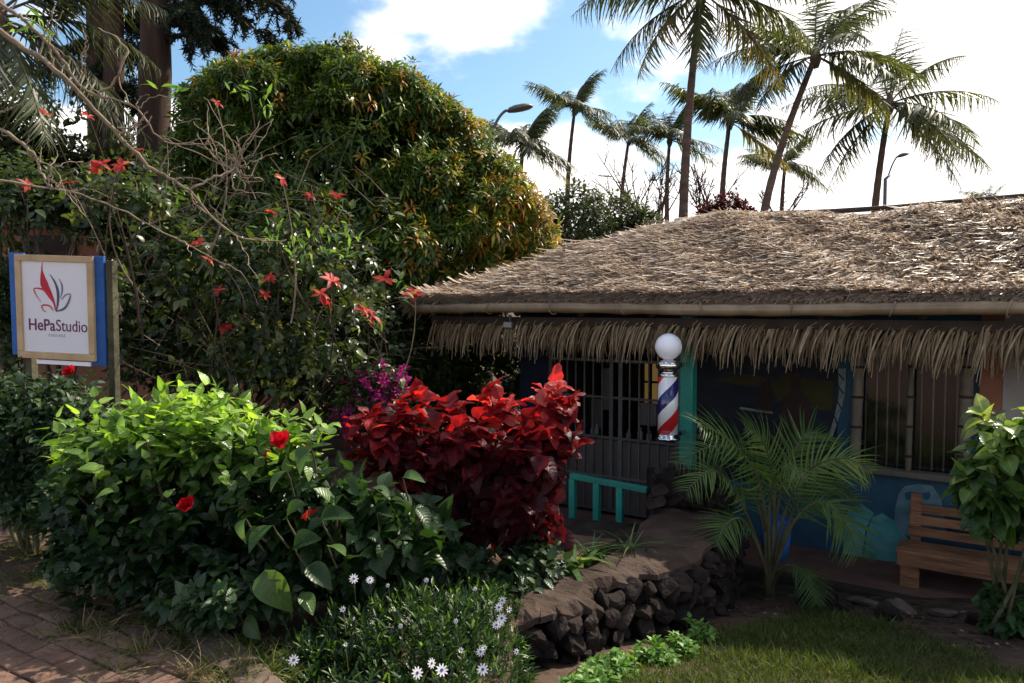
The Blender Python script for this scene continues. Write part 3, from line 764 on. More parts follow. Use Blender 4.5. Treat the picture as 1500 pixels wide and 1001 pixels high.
# ------------------------------------------------------------------ stones
def stone_mesh(seed, sub=3):
    import bmesh
    bm = bmesh.new(); bmesh.ops.create_icosphere(bm, subdivisions=sub, radius=1)
    r = random.Random(seed); cuts = [(Vector((r.gauss(0, 1), r.gauss(0, 1), r.gauss(0, .8))).normalized(), r.uniform(.52, .85)) for _ in range(13)]; ph = [r.uniform(0, 6) for _ in range(9)]
    for v in bm.verts:
        c = v.co.copy()
        k_ = 1 + .18 * math.sin(3 * c.x + ph[0]) * math.sin(2.5 * c.y + ph[1]) + .14 * math.sin(5 * c.z + ph[2] + 2 * c.x) + .10 * math.sin(9 * c.y + ph[3]) * math.sin(8 * c.x + ph[4]) + .06 * math.sin(17 * c.z + ph[5]) * math.sin(15 * c.y + ph[6]) + r.uniform(-.055, .055)
        mxn = max(abs(c.x), abs(c.y), abs(c.z)); q = c * k_ * (.55 + .45 / mxn * .8)
        for n_, d_ in cuts:
            h_ = q.dot(n_) - d_
            if h_ > 0: q = q - n_ * h_ * .93
        v.co = q
    me = bpy.data.meshes.new('stone'); bm.to_mesh(me); bm.free()
    me.materials.append(M_['lava']); return me
ST = [stone_mesh(i) for i in range(14)]
def put_stone(p, h, parent, rz=None, name='stone', mesh=None):
    o = bpy.data.objects.new(name, mesh or ST[random.randrange(14)]); col.objects.link(o); o.parent = parent
    o.location = Vector(p) - (parent.location if parent else Vector()); o.scale = h
    o.rotation_euler = (random.uniform(-.5, .5), random.uniform(-.5, .5), random.uniform(0, 6.3) if rz is None else rz); return o
wall = thing('stone_wall', 'rough dark lava stone retaining wall with a worn flat earthen cap', 'stone wall', Pg(900, 950))
# cap: subdivided and roughened slab
import bmesh
bm = bmesh.new()
vsb = [bm.verts.new((p.x, p.y, CAPZ)) for p in cap_poly]; fb = bm.faces.new(vsb)
bmesh.ops.triangulate(bm, faces=[fb]); bmesh.ops.subdivide_edges(bm, edges=bm.edges[:], cuts=5, use_grid_fill=True)
rr = random.Random(3)
for v in bm.verts:
    edge = any(len(e_.link_faces) == 1 for e_ in v.link_edges)
    v.co.z += .012 * math.sin(v.co.x * 9) * math.sin(v.co.y * 7) + rr.uniform(-.008, .008) - (.02 if edge else 0)
    if edge: v.co += Vector((rr.uniform(-.035, .03), rr.uniform(-.03, .035), rr.uniform(-.035, .005)))
ext = bmesh.ops.extrude_face_region(bm, geom=bm.faces[:])
for v in [q for q in ext['geom'] if isinstance(q, bmesh.types.BMVert)]: v.co.z -= .035
bmesh.ops.recalc_face_normals(bm, faces=bm.faces[:])
me = bpy.data.meshes.new('cap'); bm.to_mesh(me); bm.free(); me.materials.append(M_['capstone'])
mesh_obj('cap', me, wall)
face_px = [(752, 908), (806, 902), (862, 888), (880, 862), (935, 846), (1000, 830), (1042, 804), (1068, 772), (1085, 752)]
fp = [Pz(x, y, CAPZ) for x, y in face_px]
lens_ = [0]
for a, b2 in zip(fp[:-1], fp[1:]): lens_.append(lens_[-1] + (b2 - a).length)
def along(t):
    L = t * lens_[-1]
    for i in range(len(fp) - 1):
        if L <= lens_[i + 1] + 1e-6:
            return fp[i].lerp(fp[i + 1], (L - lens_[i]) / (lens_[i + 1] - lens_[i]))
    return fp[-1]
for r_ in range(8):
    z = -.15 - r_ * .095; t = random.uniform(-.01, .02)
    while t < 1:
        wd = random.uniform(.045, .12); p = along(min(1, t + wd / lens_[-1] / 1)); inward = Vector((-.5, .35, 0)).normalized()
        put_stone((p.x + inward.x * random.uniform(-.015, .07) , p.y + inward.y * random.uniform(-.015, .07), z + random.uniform(-.03, .03)), (wd, wd * random.uniform(.7, 1), random.uniform(.045, .085)), wall)
        t += wd * 1.45 / lens_[-1]
# core behind the stones so nothing shows through
m = MB(); core = [(p.x - .055, p.y + .05) for p in fp]; bc = [(.3, 6.4), (-.25, 5.2), (-.35, 4.2)]
m.prism(core + bc, -1.0, -.20); m.build('core', M_['lava'], wall)
# heap at the top end beside the post
pier = thing('rock_pier', 'heap of dark lava rock at the foot of the turquoise post', 'rock pile', Pz(1005, 742, CAPZ))
for row_, (yy, nst) in enumerate(((735, 6), (722, 6), (706, 5), (694, 4))):
    for i in range(nst):
        x = 962 + row_ * 5 + i * (95 - row_ * 8) / max(1, nst - 1)
        p = P(x, yy, 6.02 + .05 * row_ + random.uniform(-.05, .1)); put_stone(p, (random.uniform(.09, .14), random.uniform(.09, .14), random.uniform(.06, .085)), pier)
m = MB(); m.prism([(P(960, 700, 6.1).x, 6.1), (P(1060, 700, 6.1).x, 6.1), (P(1062, 700, 6.5).x, 6.6), (P(950, 700, 6.5).x, 6.6)], -.9, .18); m.build('core', M_['lava'], pier)
# flat edging stones in front of the porch
M_['flatstone'] = pm('pale_flat_stone', (.19, .14, .115), (.085, .065, .055), 5, .9, .2, .6, 20, coord='World')
for i, (x, y, a_, lab) in enumerate(((1268, 886, .17, 'pale flat slab of stone tilted at the lawn edge below the palm'), (1325, 897, .13, 'pale broken flat stone under the bench front'), (1384, 903, .11, 'pale flat stone at the lawn edge near the right shrub'), (1300, 905, .15, 'dark rounded rock at the lawn edge between pale flat stones'), (1230, 893, .13, 'dark rock beside the palm foot on the right'), (1440, 915, .16, 'dark rock below the right shrub'), (1180, 885, .12, 'dark rock nearest the palm trunk'))):
    p = Pg(x, y); p.z += .02; me = ST[i]
    if i < 3:
        me = ST[i].copy(); me.materials.clear(); me.materials.append(M_['flatstone'])
    o = put_stone(p, (a_, a_ * .7, .035 if i < 3 else .09), None, mesh=me, name='flat_stone' if i < 3 else 'rock'); tag(o, lab, 'stone')


# ================================================================== vegetation
def ell_px(px, py, Y, rx, ry_m, rz):
    """ellipsoid centred on a pixel at depth Y; rx, rz in pixels, ry in metres"""
    c = P(px, py, Y); k_ = Y / FPX; return (np.array(c), np.array([rx * k_, ry_m, rz * k_]))
def shoots(ells, n, shell=(.72, 1.0), up=.5, lump=.12, back=.35):
    wts = np.array([e[1][0] * e[1][2] + e[1][0] * e[1][1] for e in ells]); wts = wts / wts.sum()
    pick = rng.choice(len(ells), n, p=wts)
    v = norm(rng.normal(size=(n, 3)))
    flip = (v[:, 1] > 0) & (rng.random(n) > back); v[flip, 1] *= -1       # fewer on the side turned away
    C = np.array([e[0] for e in ells])[pick]; Rr = np.array([e[1] for e in ells])[pick]
    f = rng.uniform(*shell, n) * (1 + lump * np.sin(v[:, 0] * 7 + C[:, 0] * 3) * np.sin(v[:, 2] * 6 + C[:, 1]) + rng.normal(0, lump * .4, n))
    T = C + v * Rr * f[:, None]
    D = norm(v / Rr * Rr.mean(1, keepdims=True) * .8 + np.array([0, 0, up]) + rng.normal(0, .3, (n, 3)))
    return T, D, f
def leaves_on(T, D, per, sl_, leaf, spread=(.6, 1.1), droop=.25, jit=.15, ring=False):
    """leaves round each shoot; returns matrices, origins, index of the shoot"""
    n = len(T); idx = np.repeat(np.arange(n), per); k_ = np.tile(np.arange(per), n)
    a = k_ * 2.4 + np.repeat(rng.uniform(0, 6.28, n), per) + rng.normal(0, .25, n * per)
    Dn = D[idx]; X = norm(np.cross(Dn, np.tile([.31, .12, .94], (n * per, 1)) + rng.normal(0, .05, (n * per, 3)))); Y = np.cross(Dn, X)
    rad = X * np.cos(a)[:, None] + Y * np.sin(a)[:, None]
    fr = (k_ / max(1, per - 1)); sp_ = rng.uniform(*spread, n * per) * (1.15 - .5 * fr)
    LD = norm(Dn * np.cos(sp_)[:, None] + rad * np.sin(sp_)[:, None] + np.array([0, 0, -droop]) + rng.normal(0, jit, (n * per, 3)))
    O = T[idx] - Dn * ((1 - fr) * sl_)[:, None] + rad * (.08 * leaf)
    U = norm(Dn + np.array([0, 0, .8]) + rng.normal(0, .25, (n * per, 3)))
    S = leaf * rng.uniform(.48, 1.25, n * per) * (1 - .25 * fr)
    return basis(LD, U, S), O, idx, S
def stems(parent, base, tips, mat, r0=.018, name='stem', n=8, sag=.0):
    base = Vector(base)
    for j in range(min(n, len(tips))):
        tp = Vector(tips[j]); b0 = base + Vector((rng.normal(0, .05), rng.normal(0, .05), 0))
        mid = b0.lerp(tp, .5) + Vector((rng.normal(0, .08), rng.normal(0, .08), (tp - b0).length * .10 - sag))
        pts = [(b0.lerp(mid, q)).lerp(mid.lerp(tp, q), q) for q in np.linspace(0, 1, 8)]
        m = MB(); m.tube(pts, [r0 * (1 - .7 * q) for q in np.linspace(0, 1, 8)], 6, False); m.build(name, mat, parent, True)
def plant(name, label, cat, base, ells, nsh, per, sl_, leaf, tmpl, mat, n_obj=0, n_stem=8, rn=None, up=.5, spread=(.6, 1.1), droop=.25, shell=(.72, 1), smat=None, group=None, r0=.018, lump=.12, part='leaf', jit=.15, back=.35, cell=9):
    root = thing(name, label, cat, base, group)
    T, D, f = shoots(ells, nsh, shell, up, lump, back)
    ok = T[:, 2] > base[2] + .03; T, D, f = T[ok], D[ok], f[ok]
    M, O, idx, S = leaves_on(T, D, per, sl_, leaf, spread, droop, jit)
    if rn is None: r_ = np.clip(rng.normal(.42, .2, len(O)) + rng.normal(0, .08, len(T))[idx], 0, 1)
    else: r_ = rn(O, T[idx], D[idx], f[idx])
    leafset(root, part, tmpl, M, O, r_, mat, n_obj, cell=cell)
    if n_stem: stems(root, base, T[rng.permutation(len(T))[:n_stem]], smat or M_['stem'], r0, n=n_stem)
    return root, T

LG = lambda *c: c
M_['l_hib'] = leafmat('hibiscus_leaf', [(0, (.009, .022, .009)), (.45, (.028, .066, .018)), (.8, (.15, .26, .045)), (1, (.31, .45, .095))], .48, (1.5, 1.6, .5), .30, .5, vein=0.5, nv=6)  # dark low end: shade of the bush's base put into the leaf colour
M_['l_hedge'] = leafmat('hedge_leaf', [(0, (.016, .034, .016)), (.5, (.034, .066, .028)), (1, (.07, .12, .045))], .3, (1.3, 1.4, .5), .4, .4, vein=0.4, nv=6)
M_['l_dark'] = leafmat('shrub_leaf', [(0, (.020, .036, .014)), (.5, (.042, .072, .025)), (.85, (.09, .12, .035)), (1, (.19, .22, .08))], .42, (1.5, 1.4, .5), .34, .45)
M_['l_mango'] = leafmat('mango_leaf', [(0, (.014, .030, .009)), (.35, (.052, .10, .022)), (.6, (.16, .23, .038)), (.75, (.30, .30, .04)), (.88, (.40, .25, .035)), (1, (.42, .15, .03))], .40, (1.5, 1.35, .5), .38, .4)
M_['l_red'] = leafmat('copper_leaf', [(0, (.045, .010, .015)), (.5, (.095, .012, .018)), (.8, (.24, .018, .022)), (.93, (.42, .028, .028)), (1, (.46, .10, .085))], .48, (1.9, .6, .5), .45, .25, vein=0.6, nv=6)
M_['l_bract'] = leafmat('red_bract', [(0, (.26, .012, .012)), (.6, (.48, .025, .022)), (1, (.55, .12, .04))], .45, (1.4, .8, .6), .5, .3)
M_['l_big'] = leafmat('broad_leaf', [(0, (.014, .034, .012)), (.5, (.032, .072, .022)), (1, (.085, .155, .042))], .40, (1.5, 1.5, .5), .36, .35, vein=.28, nv=8)
M_['l_lime'] = leafmat('lime_leaf', [(0, (.07, .16, .03)), (.6, (.14, .28, .055)), (1, (.22, .36, .09))], .4, (1.4, 1.4, .5), .45, .3)
M_['l_grass'] = leafmat('grass_blade', [(0, (.036, .056, .014)), (.5, (.080, .112, .026)), (.85, (.14, .16, .045)), (1, (.26, .22, .10))], .35, (1.3, 1.3, .5), .6, .2)
M_['l_dry'] = leafmat('dry_grass', [(0, (.09, .085, .035)), (.5, (.18, .155, .07)), (1, (.34, .27, .14))], .3, (1.2, 1.1, .6), .6, .2)
M_['l_palm'] = leafmat('palm_leaflet', [(0, (.028, .038, .020)), (.5, (.060, .080, .032)), (.85, (.105, .125, .045)), (1, (.17, .135, .06))], .38, (1.6, 1.5, .5), .45, .3)
M_['l_areca'] = leafmat('areca_leaflet', [(0, (.03, .068, .020)), (.5, (.085, .16, .042)), (1, (.24, .30, .07))], .42, (1.4, 1.5, .5), .5, .22)
M_['l_needle'] = leafmat('needle', [(0, (.010, .018, .012)), (1, (.03, .042, .024))], .15, (1.2, 1.2, .6), .6, .2)
M_['l_magenta'] = leafmat('magenta_bract', [(0, (.20, .012, .10)), (1, (.42, .025, .22))], .45, (1.4, .7, 1.2), .5, .2)
M_['l_white'] = leafmat('white_petal', [(0, (.70, .69, .74)), (1, (.82, .81, .83))], .25, (1, 1, 1), .5, .2)
M_['l_croton'] = leafmat('variegated_leaf', [(0, (.022, .055, .018)), (.5, (.07, .14, .035)), (.8, (.17, .25, .055)), (1, (.36, .42, .14))], .45, (1.4, 1.4, .5), .36, .4, vein=0.9, nv=7)
M_['l_maroon'] = leafmat('maroon_leaf', [(0, (.03, .008, .010)), (1, (.14, .022, .022))], .3, (1.5, .7, .6), .45, .3)
M_['l_scrub'] = leafmat('scrub_leaf', [(0, (.030, .045, .022)), (.6, (.065, .085, .035)), (1, (.13, .15, .06))], .3, (1.4, 1.4, .6), .5, .3)
M_['flower_red'] = leafmat('hibiscus_petal', [(0, (.40, .006, .016)), (1, (.58, .016, .03))], .4, (1.2, .6, .6), .5, .2)
M_['petal_eye'] = pm('flower_eye', (.05, .05, .16), (.03, .03, .10), 9, .8, .2)

T_hib = [leaf_t(heart(.42), 6, .18, d, s, .012) for d, s in ((.15, .0), (.35, .08), (.05, -.08), (.5, .0))]
T_ov = [leaf_t(ovate(.30), 5, .22, d) for d in (.1, .3, .45)]
T_small = [leaf_t(ovate(.26), 4, .2, d) for d in (.1, .35)]
T_lance = [leaf_t(lance(.15), 4, .15, d) for d in (.15, .4, .6)]
T_acal = [leaf_t(ovate(.46, .62), 8, f, d, s, w_) for f, d, s, w_ in ((.30, .45, .07, .09), (-.25, .6, -.09, .10), (.55, .25, 0, .12), (.1, .8, .14, .08), (-.5, .35, .1, .1))]
T_big = [leaf_t(ovate(.36, .8), 8, f, d, s, .01) for f, d, s in ((.45, .35, .08), (.65, .55, -.12), (.35, .2, .14))]
T_blade = [strip_t(blade(.06), 4, d) for d in (.15, .5, .9)]
T_bract = [leaf_t(lance(.20), 5, .2, d) for d in (.15, .4)]

# ---- mango-like tree
mango_px = [(510, 345, 11.0, 225, 2.4, 255), (395, 160, 10.8, 105, 1.2, 82), (350, 190, 10.8, 80, 1.2, 85), (565, 185, 10.8, 105, 1.2, 95), (655, 255, 10.7, 92, 1.1, 98), (722, 318, 10.5, 80, 1.1, 88), (775, 358, 10.5, 48, .8, 60), (700, 390, 10.3, 95, .9, 75), (480, 132, 11, 85, 1, 55), (300, 325, 10.8, 62, 1.1, 105), (620, 360, 10.3, 150, 1.2, 100)]
mango = thing('mango_tree', 'big rounded dark green tree with orange new leaves left of the thatched roof', 'tree', P(520, 640, 11.3))
ME = [ell_px(*e) for e in mango_px]
MS = []
for c_, r_ in ME:
    for _ in range(int(5 + 26 * r_[0] * r_[2] / 6.5)):
        v_ = norm(rng.normal(size=(1, 3)))[0]
        if v_[1] > 0 and rng.random() > .3: v_[1] *= -1
        q_ = rng.uniform(.28, .60); MS.append((c_ + v_ * r_ * .93, np.array([q_, q_, q_ * rng.uniform(.5, .75)])))
Ta, Da, fa = shoots(ME, 6000, (.80, .96), .35, .10, .25)
Tb, Db, fb_ = shoots(MS, 15000, (.80, 1.05), .55, .12, .3)
keepb = Db[:, 2] > -.35; Tb, Db, fb_ = Tb[keepb], Db[keepb], fb_[keepb]
X_, Y_, f_ = to_px(Tb); kb_ = (X_ < np.interp(Y_, [60, 105, 165, 250, 290, 340, 400], [520, 610, 690, 765, 798, 822, 815])) & (X_ > np.interp(Y_, [55, 75, 95, 130, 200, 420], [430, 370, 310, 262, 240, 228]))
Tb, Db, fb_ = Tb[kb_], Db[kb_], fb_[kb_]
X_, Y_, f_ = to_px(Ta); ka_ = X_ > np.interp(Y_, [55, 75, 95, 130, 200, 420], [430, 370, 310, 262, 240, 228])
Ta, Da, fa = Ta[ka_], Da[ka_], fa[ka_]
Tm, Dm, fm = np.concatenate([Ta, Tb]), np.concatenate([Da, Db]), np.concatenate([fa, fb_])
# leave out rosettes buried deep within a neighbouring lobe
ins = np.zeros(len(Tm))
for c, r_ in ME: ins = np.maximum(ins, (np.linalg.norm((Tm - c) / r_, axis=1) < .78))
keepm = (ins < .5) | (rng.random(len(Tm)) < .12); Tm, Dm, fm = Tm[keepm], Dm[keepm], fm[keepm]
M, O, idx, S = leaves_on(Tm, Dm, 11, .11, .135, (.8, 1.45), .32, .15)
pxm, pym, _ = to_px(Tm)
young = np.clip((pxm - 580) / 220, 0, 1) ** 1.3 * .5 + np.clip(Dm[:, 0] * .3, -.1, .2)
flush = rng.random(len(Tm)) < (.02 + young)
rm = np.where(flush, rng.normal(.84, .09, len(Tm)), rng.normal(.38, .11, len(Tm)))[idx] + rng.normal(0, .06, len(O))
leafset(mango, 'leaf', T_lance, M, O, rm, M_['l_mango'], 0, rest='crown')
Ti, Di, fi_ = shoots(ME[:6], 3600, (.45, .78), .1, .1, .8)
M, O, idx, S = leaves_on(Ti, Di, 10, .14, .22, (.8, 1.5), .3, .2)
leafset(mango, 'leaf', T_lance, M, O, rng.normal(.3, .1, len(O)), M_['l_mango'], 0, rest='inner_crown')
bt = mango.location
m = MB(); tr0 = Vector(bt); m.tube([tr0 + Vector((0, 0, -.9)), tr0 + Vector((.05, 0, .6)), tr0 + Vector((-.05, 0, 1.5)), tr0 + Vector((0, 0, 2.4))], [.34, .27, .22, .14], 10); m.build('trunk', M_['bark'], mango, True)
stems(mango, tr0 + Vector((0, 0, .9)), Tm[rng.permutation(len(Tm))[:16]], M_['bark'], .11, 'limb', 16)

plant('leafy_tree', 'dense leafy tree filling the gap below the conifer trunks at the left edge', 'tree', P(30, 640, 11.8), [ell_px(20, 215, 11.8, 95, .8, 95), ell_px(110, 250, 11.9, 70, .7, 60), ell_px(-60, 120, 11.8, 80, .8, 110), ell_px(190, 250, 12, 40, .6, 60)], 1500, 8, .25, .16, T_small, M_['l_scrub'], n_stem=8, smat=M_['bark'], up=.4, shell=(.45, 1.05), lump=.25, r0=.05)
# ---- coconut palms
def palm(label, crown, base, r0, FL, nf, seed, wind=(.25, 0, 0), elev=(-.5, 1.3), mat='l_palm', group='coconut palms behind the house', given=None, dens=46, wid=.10, grav=.10, name='coconut_palm', trunk=True, leaflet=.30, bend=.15, tint=0.0):
    global rng
    r_ = np.random.default_rng(seed); Y0 = crown[1]
    root = thing(name, label, 'palm tree', base, group)
    crown, base = Vector(crown), Vector(base)
    if trunk:
        m = MB(); pts, rad = [], []
        nn = 26; sidev = (crown - base).cross(Vector((0, 1, 0))).normalized() * bend
        for i in range(nn + 1):
            t = i / nn; p = base.lerp(crown, t) + sidev * math.sin(math.pi * t) * (crown - base).length * .12
            pts.append(p); rad.append(r0 * (1.25 - .55 * t + (.35 * max(0, .08 - t) / .08)) * (1.05 if i % 2 else .97))
        m.tube(pts, rad, 9); m.build('trunk', M_['palmbark'], root, True)
        m = MB(); m.tube([crown - Vector((0, 0, r0 * 3)), crown - Vector((0, 0, r0 * 1)), crown + Vector((0, 0, r0 * 3))], [r0 * .8, r0 * 1.5, r0 * .6], 9); m.build('crown_shaft', M_['palmbark'], root, True)
    specs = given or []
    while len(specs) < nf:
        i = len(specs); specs.append((i * 2.399 + r_.uniform(-.3, .3), elev[0] + (elev[1] - elev[0]) * ((i * .618) % 1) ** .8 + r_.uniform(-.1, .1), r_.uniform(.85, 1.1)))
    for az, el, lf in specs:
        d = Vector((math.cos(az) * math.cos(el), math.sin(az) * math.cos(el), math.sin(el)))
        p = crown + d * r0; nseg = 14; L = FL * lf; pts = [p.copy()]; dirs = []
        for k_ in range(nseg):
            d = (d + Vector((wind[0], wind[1], wind[2] - grav * 10 * (.35 + k_ / nseg))) * (1.0 / nseg)).normalized()
            p = p + d * (L / nseg); pts.append(p.copy()); dirs.append(d.copy())
        pa = np.array([list(q) for q in pts]); da = np.array([list(q) for q in dirs] + [list(dirs[-1])])
        nl = dens; tt = np.linspace(.12, .995, nl); fi = tt * nseg; i0 = np.minimum(fi.astype(int), nseg - 1); fr = fi - i0
        pos = pa[i0] * (1 - fr)[:, None] + pa[i0 + 1] * fr[:, None]; dd = da[i0]
        hs_ = np.cross(dd, np.array([0, 0, 1.0]) + r_.normal(0, .12, 3)); hs_ = norm(hs_)
        upv = np.cross(hs_, dd)
        Lr = L * leaflet * (np.sin(np.pi * np.clip(tt * .86 + .14, 0, 1)) ** .55 * (1 - .25 * tt) + .08)
        MM, OO = [], []
        for sg in (-1, 1):
            LD = norm(hs_ * sg * .75 + dd * .62 + upv * .12 + np.array([wind[0] * .8, wind[1] * .8, -.42]) + r_.normal(0, .12, (nl, 3)))
            sc3 = np.stack([Lr * (wid * 9 if Y0 < 24 else wid * 14), Lr * r_.uniform(.8, 1.1, nl), Lr], 1)
            MM.append(basis(LD, upv + r_.normal(0, .2, (nl, 3)), sc3)); OO.append(pos)
        M, O = np.concatenate(MM), np.concatenate(OO)
        tone = np.clip(r_.normal(.42 + tint + (.35 if el < -.25 and r_.random() < .5 else 0), .12) + r_.normal(0, .1, len(O)), 0, 1)
        fo = bake('frond', [strip_t(lambda t: .036 * (1 - t ** 2 * .9), 4, .28), strip_t(lambda t: .032 * (1 - t ** 2 * .9), 4, .5)], M, O, tone, M_[mat], root, kind=None)
        m = MB(); m.tube([pts[q] for q in range(0, nseg + 1)], [max(.006, .02 * FL / 3 * (1.3 - q / nseg * 1.15)) for q in range(nseg + 1)], 5, False)
        ob = m.build('midrib', M_['stem'], root, True); ob.parent = fo; fo_off = fo.location
    return root
GP = 'coconut palms behind the house'
palm('tallest palm, its crown cut off by the top edge of the photo', P(1027, -12, 16), P(1001, 330, 16) + Vector((0, 0, -2.3)), .092, 2.7, 18, 1, (.12, 0, 0), (-.75, 1.2),
     given=[(3.0, .65, .95), (3.3, .25, 1.0), (2.75, -.25, .9), (-.05, .35, 1.0), (.15, .0, 1.05), (-.4, -.2, .95), (3.5, -.6, .9), (.4, .7, 1), (2.4, .9, 1), (-1.9, -.75, .85), (-1.2, .2, .9)], grav=.13)
palm('palm with a trunk leaning right and a wide crown reaching the photo top', P(1195, 82, 18), P(1129, 322, 18) + Vector((-.5, 0, -2.2)), .092, 2.6, 18, 2, (.22, 0, 0), (-.6, 1.3), bend=.35,
     given=[(3.1, .30, 1.0), (2.9, -.15, 1.0), (3.5, -.35, .85), (.1, .25, 1.0), (-.2, .05, 1.0), (.1, -.45, .95), (.3, .9, 1), (2.3, 1.0, 1), (1.4, 1.3, .9), (-1.0, .8, .9)], grav=.12)
palm('rightmost palm with drooping fronds and an upright pale trunk', P(1303, 152, 20), P(1287, 310, 20) + Vector((-.2, 0, -2.2)), .092, 2.9, 20, 3, (.10, 0, 0), (-.9, 1.25), tint=-.05, dens=40,
     given=[(3.1, .28, 1.0), (2.8, -.05, 1.05), (3.4, -.45, 1.0), (3.0, -.75, .95), (.0, .35, 1.0), (.25, .0, 1.05), (-.2, -.4, 1.05), (-.5, -.7, .9), (.2, .85, .9), (1.0, 1.2, 1.0)], grav=.10)
palm('mid height windswept palm between the two tall leaning trunks', P(1069, 178, 26), P(1061, 290, 26) + Vector((-.1, 0, -1.6)), .095, 2.5, 22, 4, (.5, 0, .1), (-.5, 1.35))
palm('lone small palm with fronds swept right above the green bushes', P(842, 160, 32), P(834, 275, 32) + Vector((-.1, 0, -1.6)), .09, 2.15, 24, 5, (.4, 0, .1), (-.5, 1.35), dens=34)
palm('small short palm left of the tallest trunk and leftmost of a close pair', P(921, 205, 33), P(911, 300, 33) + Vector((-.1, 0, -1.6)), .085, 1.95, 22, 6, (.35, 0, .1), (-.5, 1.3), dens=34)
palm('small palm just behind the left side of the tallest trunk', P(981, 205, 30), P(979, 300, 30) + Vector((0, 0, -1.6)), .085, 2.05, 22, 7, (.35, 0, .1), (-.4, 1.35), dens=34)
palm('small distant palm behind the leaning trunk with hidden stem', P(1150, 242, 36), P(1146, 310, 36) + Vector((0, 0, -1.6)), .10, 2.3, 26, 8, (.25, 0, 0), (-.6, 1.2), dens=30)
palm('palm half hidden behind the big rounded tree and the street lamp', P(766, 212, 26), P(762, 330, 26) + Vector((0, 0, -1.6)), .09, 2.15, 24, 9, (.45, 0, 0), (-.5, 1.2), dens=34)
palm('tip of a far palm peeking over the ridge at the right edge', P(1450, 298, 40), P(1450, 340, 40) + Vector((0, 0, -2.2)), .14, 1.6, 14, 10, (.3, 0, 0), (-.2, 1.2), dens=26)
palm('large dark palm with hanging fronds at the upper left behind bare branches', P(-10, 25, 10.5), P(-60, 420, 10.5) + Vector((0, 0, -.6)), .15, 2.5, 11, 11, (.1, 0, 0), (-.9, .8), group=None, tint=-.4,  # low tint: shade of the conifers put into the leaflet colour
     given=[(.1, .1, .9), (-.2, -.3, .9), (.5, -.5, 1.0), (-.7, -.6, 1.0), (3.0, .2, 1), (.15, .5, .9), (-1.2, -.4, 1.0), (1.0, -.2, 1)], grav=.13)

# ---- conifers at the upper left
def conifer(label, pxs, Y, wpx, seed, branches):
    root = thing('conifer_tree', label, 'tree', P(pxs[-1][0], 460, Y) + Vector((0, 0, -1.0)), 'tall conifers at the upper left')
    k_ = Y / FPX
    pts = [P(x, y, Y) for x, y in pxs]; pts[-1] = Vector(root.location)
    m = MB(); fine = []
    for a, b2 in zip(pts[:-1], pts[1:]): fine += [a.lerp(b2, q / 5) for q in range(5)]
    fine.append(pts[-1]); nn = len(fine)
    m.tube(fine, [wpx * k_ / 2 * (.85 + .35 * i / nn) * (1 + .04 * math.sin(i * 2.3)) for i in range(nn)], 14); m.build('trunk', M_['redbark'], root, True)
    r_ = np.random.default_rng(seed)
    for bx, by, ex, ey, dy in branches:
        a, b2 = P(bx, by, Y), P(ex, ey, Y + dy); mid = a.lerp(b2, .5) + Vector((0, 0, .25))
        bp_ = [(a.lerp(mid, q)).lerp(mid.lerp(b2, q), q) for q in np.linspace(0, 1, 10)]
        m = MB(); m.tube(bp_, [.05 * (1 - .8 * q) + .006 for q in np.linspace(0, 1, 10)], 6, False); br = m.build('branch', M_['redbark'], root, True)
        Ts, Ds = [], []
        for j in range(34):
            q = r_.uniform(.25, 1); i = min(8, int(q * 9)); p = bp_[i].lerp(bp_[i + 1], q * 9 - i)
            d = Vector((r_.normal(.3, .6), r_.normal(0, .6), r_.normal(-.15, .45))).normalized(); L = r_.uniform(.2, .6) * (1.1 - .5 * q)
            for u in np.linspace(.1, 1, 16):
                for e_ in range(5):
                    Ts.append(list(p + d * L * u + Vector((0, 0, -.12 * u * u)))); Ds.append(list(d * .7 + Vector(r_.normal(0, .6, 3))))
        Ts, Ds = np.array(Ts), np.array(Ds); n = len(Ts)
        bake('needles', strip_t(lambda t: .12 * (1 - t * .6), 3, .1), basis(Ds, r_.normal(0, 1, (n, 3)), r_.uniform(.06, .13, n)), Ts, r_.random(n), M_['l_needle'], br)
conifer('tall conifer with the single straight trunk nearest the big rounded tree', [(229, -160), (228, 60), (224, 300), (222, 460)], 14, 44, 21,
        [(235, 60, 330, 62, .2), (238, 20, 380, -10, -.5), (235, -60, 430, 20, -.4), (240, -40, 400, 66, .5), (236, -80, 425, -20, 1), (238, -10, 300, 50, -.8), (238, -100, 440, 48, .1), (236, 30, 280, 20, -1), (236, -60, 350, 30, 0)])
conifer('tall conifer with a broad forked trunk at the upper left', [(140, -160), (146, 60), (150, 300), (152, 460)], 14.6, 36, 22, [(150, 0, 215, 30, -.3), (140, -40, 90, 20, .4), (150, 60, 205, 90, .3), (140, 60, 60, 110, 0), (140, -80, 60, -10, .4), (150, -80, 215, -30, -.3)])
conifer('dark conifer trunk growing close against the forked trunk', [(170, -160), (167, 60), (165, 300), (163, 460)], 14.2, 28, 23, [(170, 20, 212, 60, .5), (165, 120, 210, 160, .2), (165, 90, 110, 140, .4)])

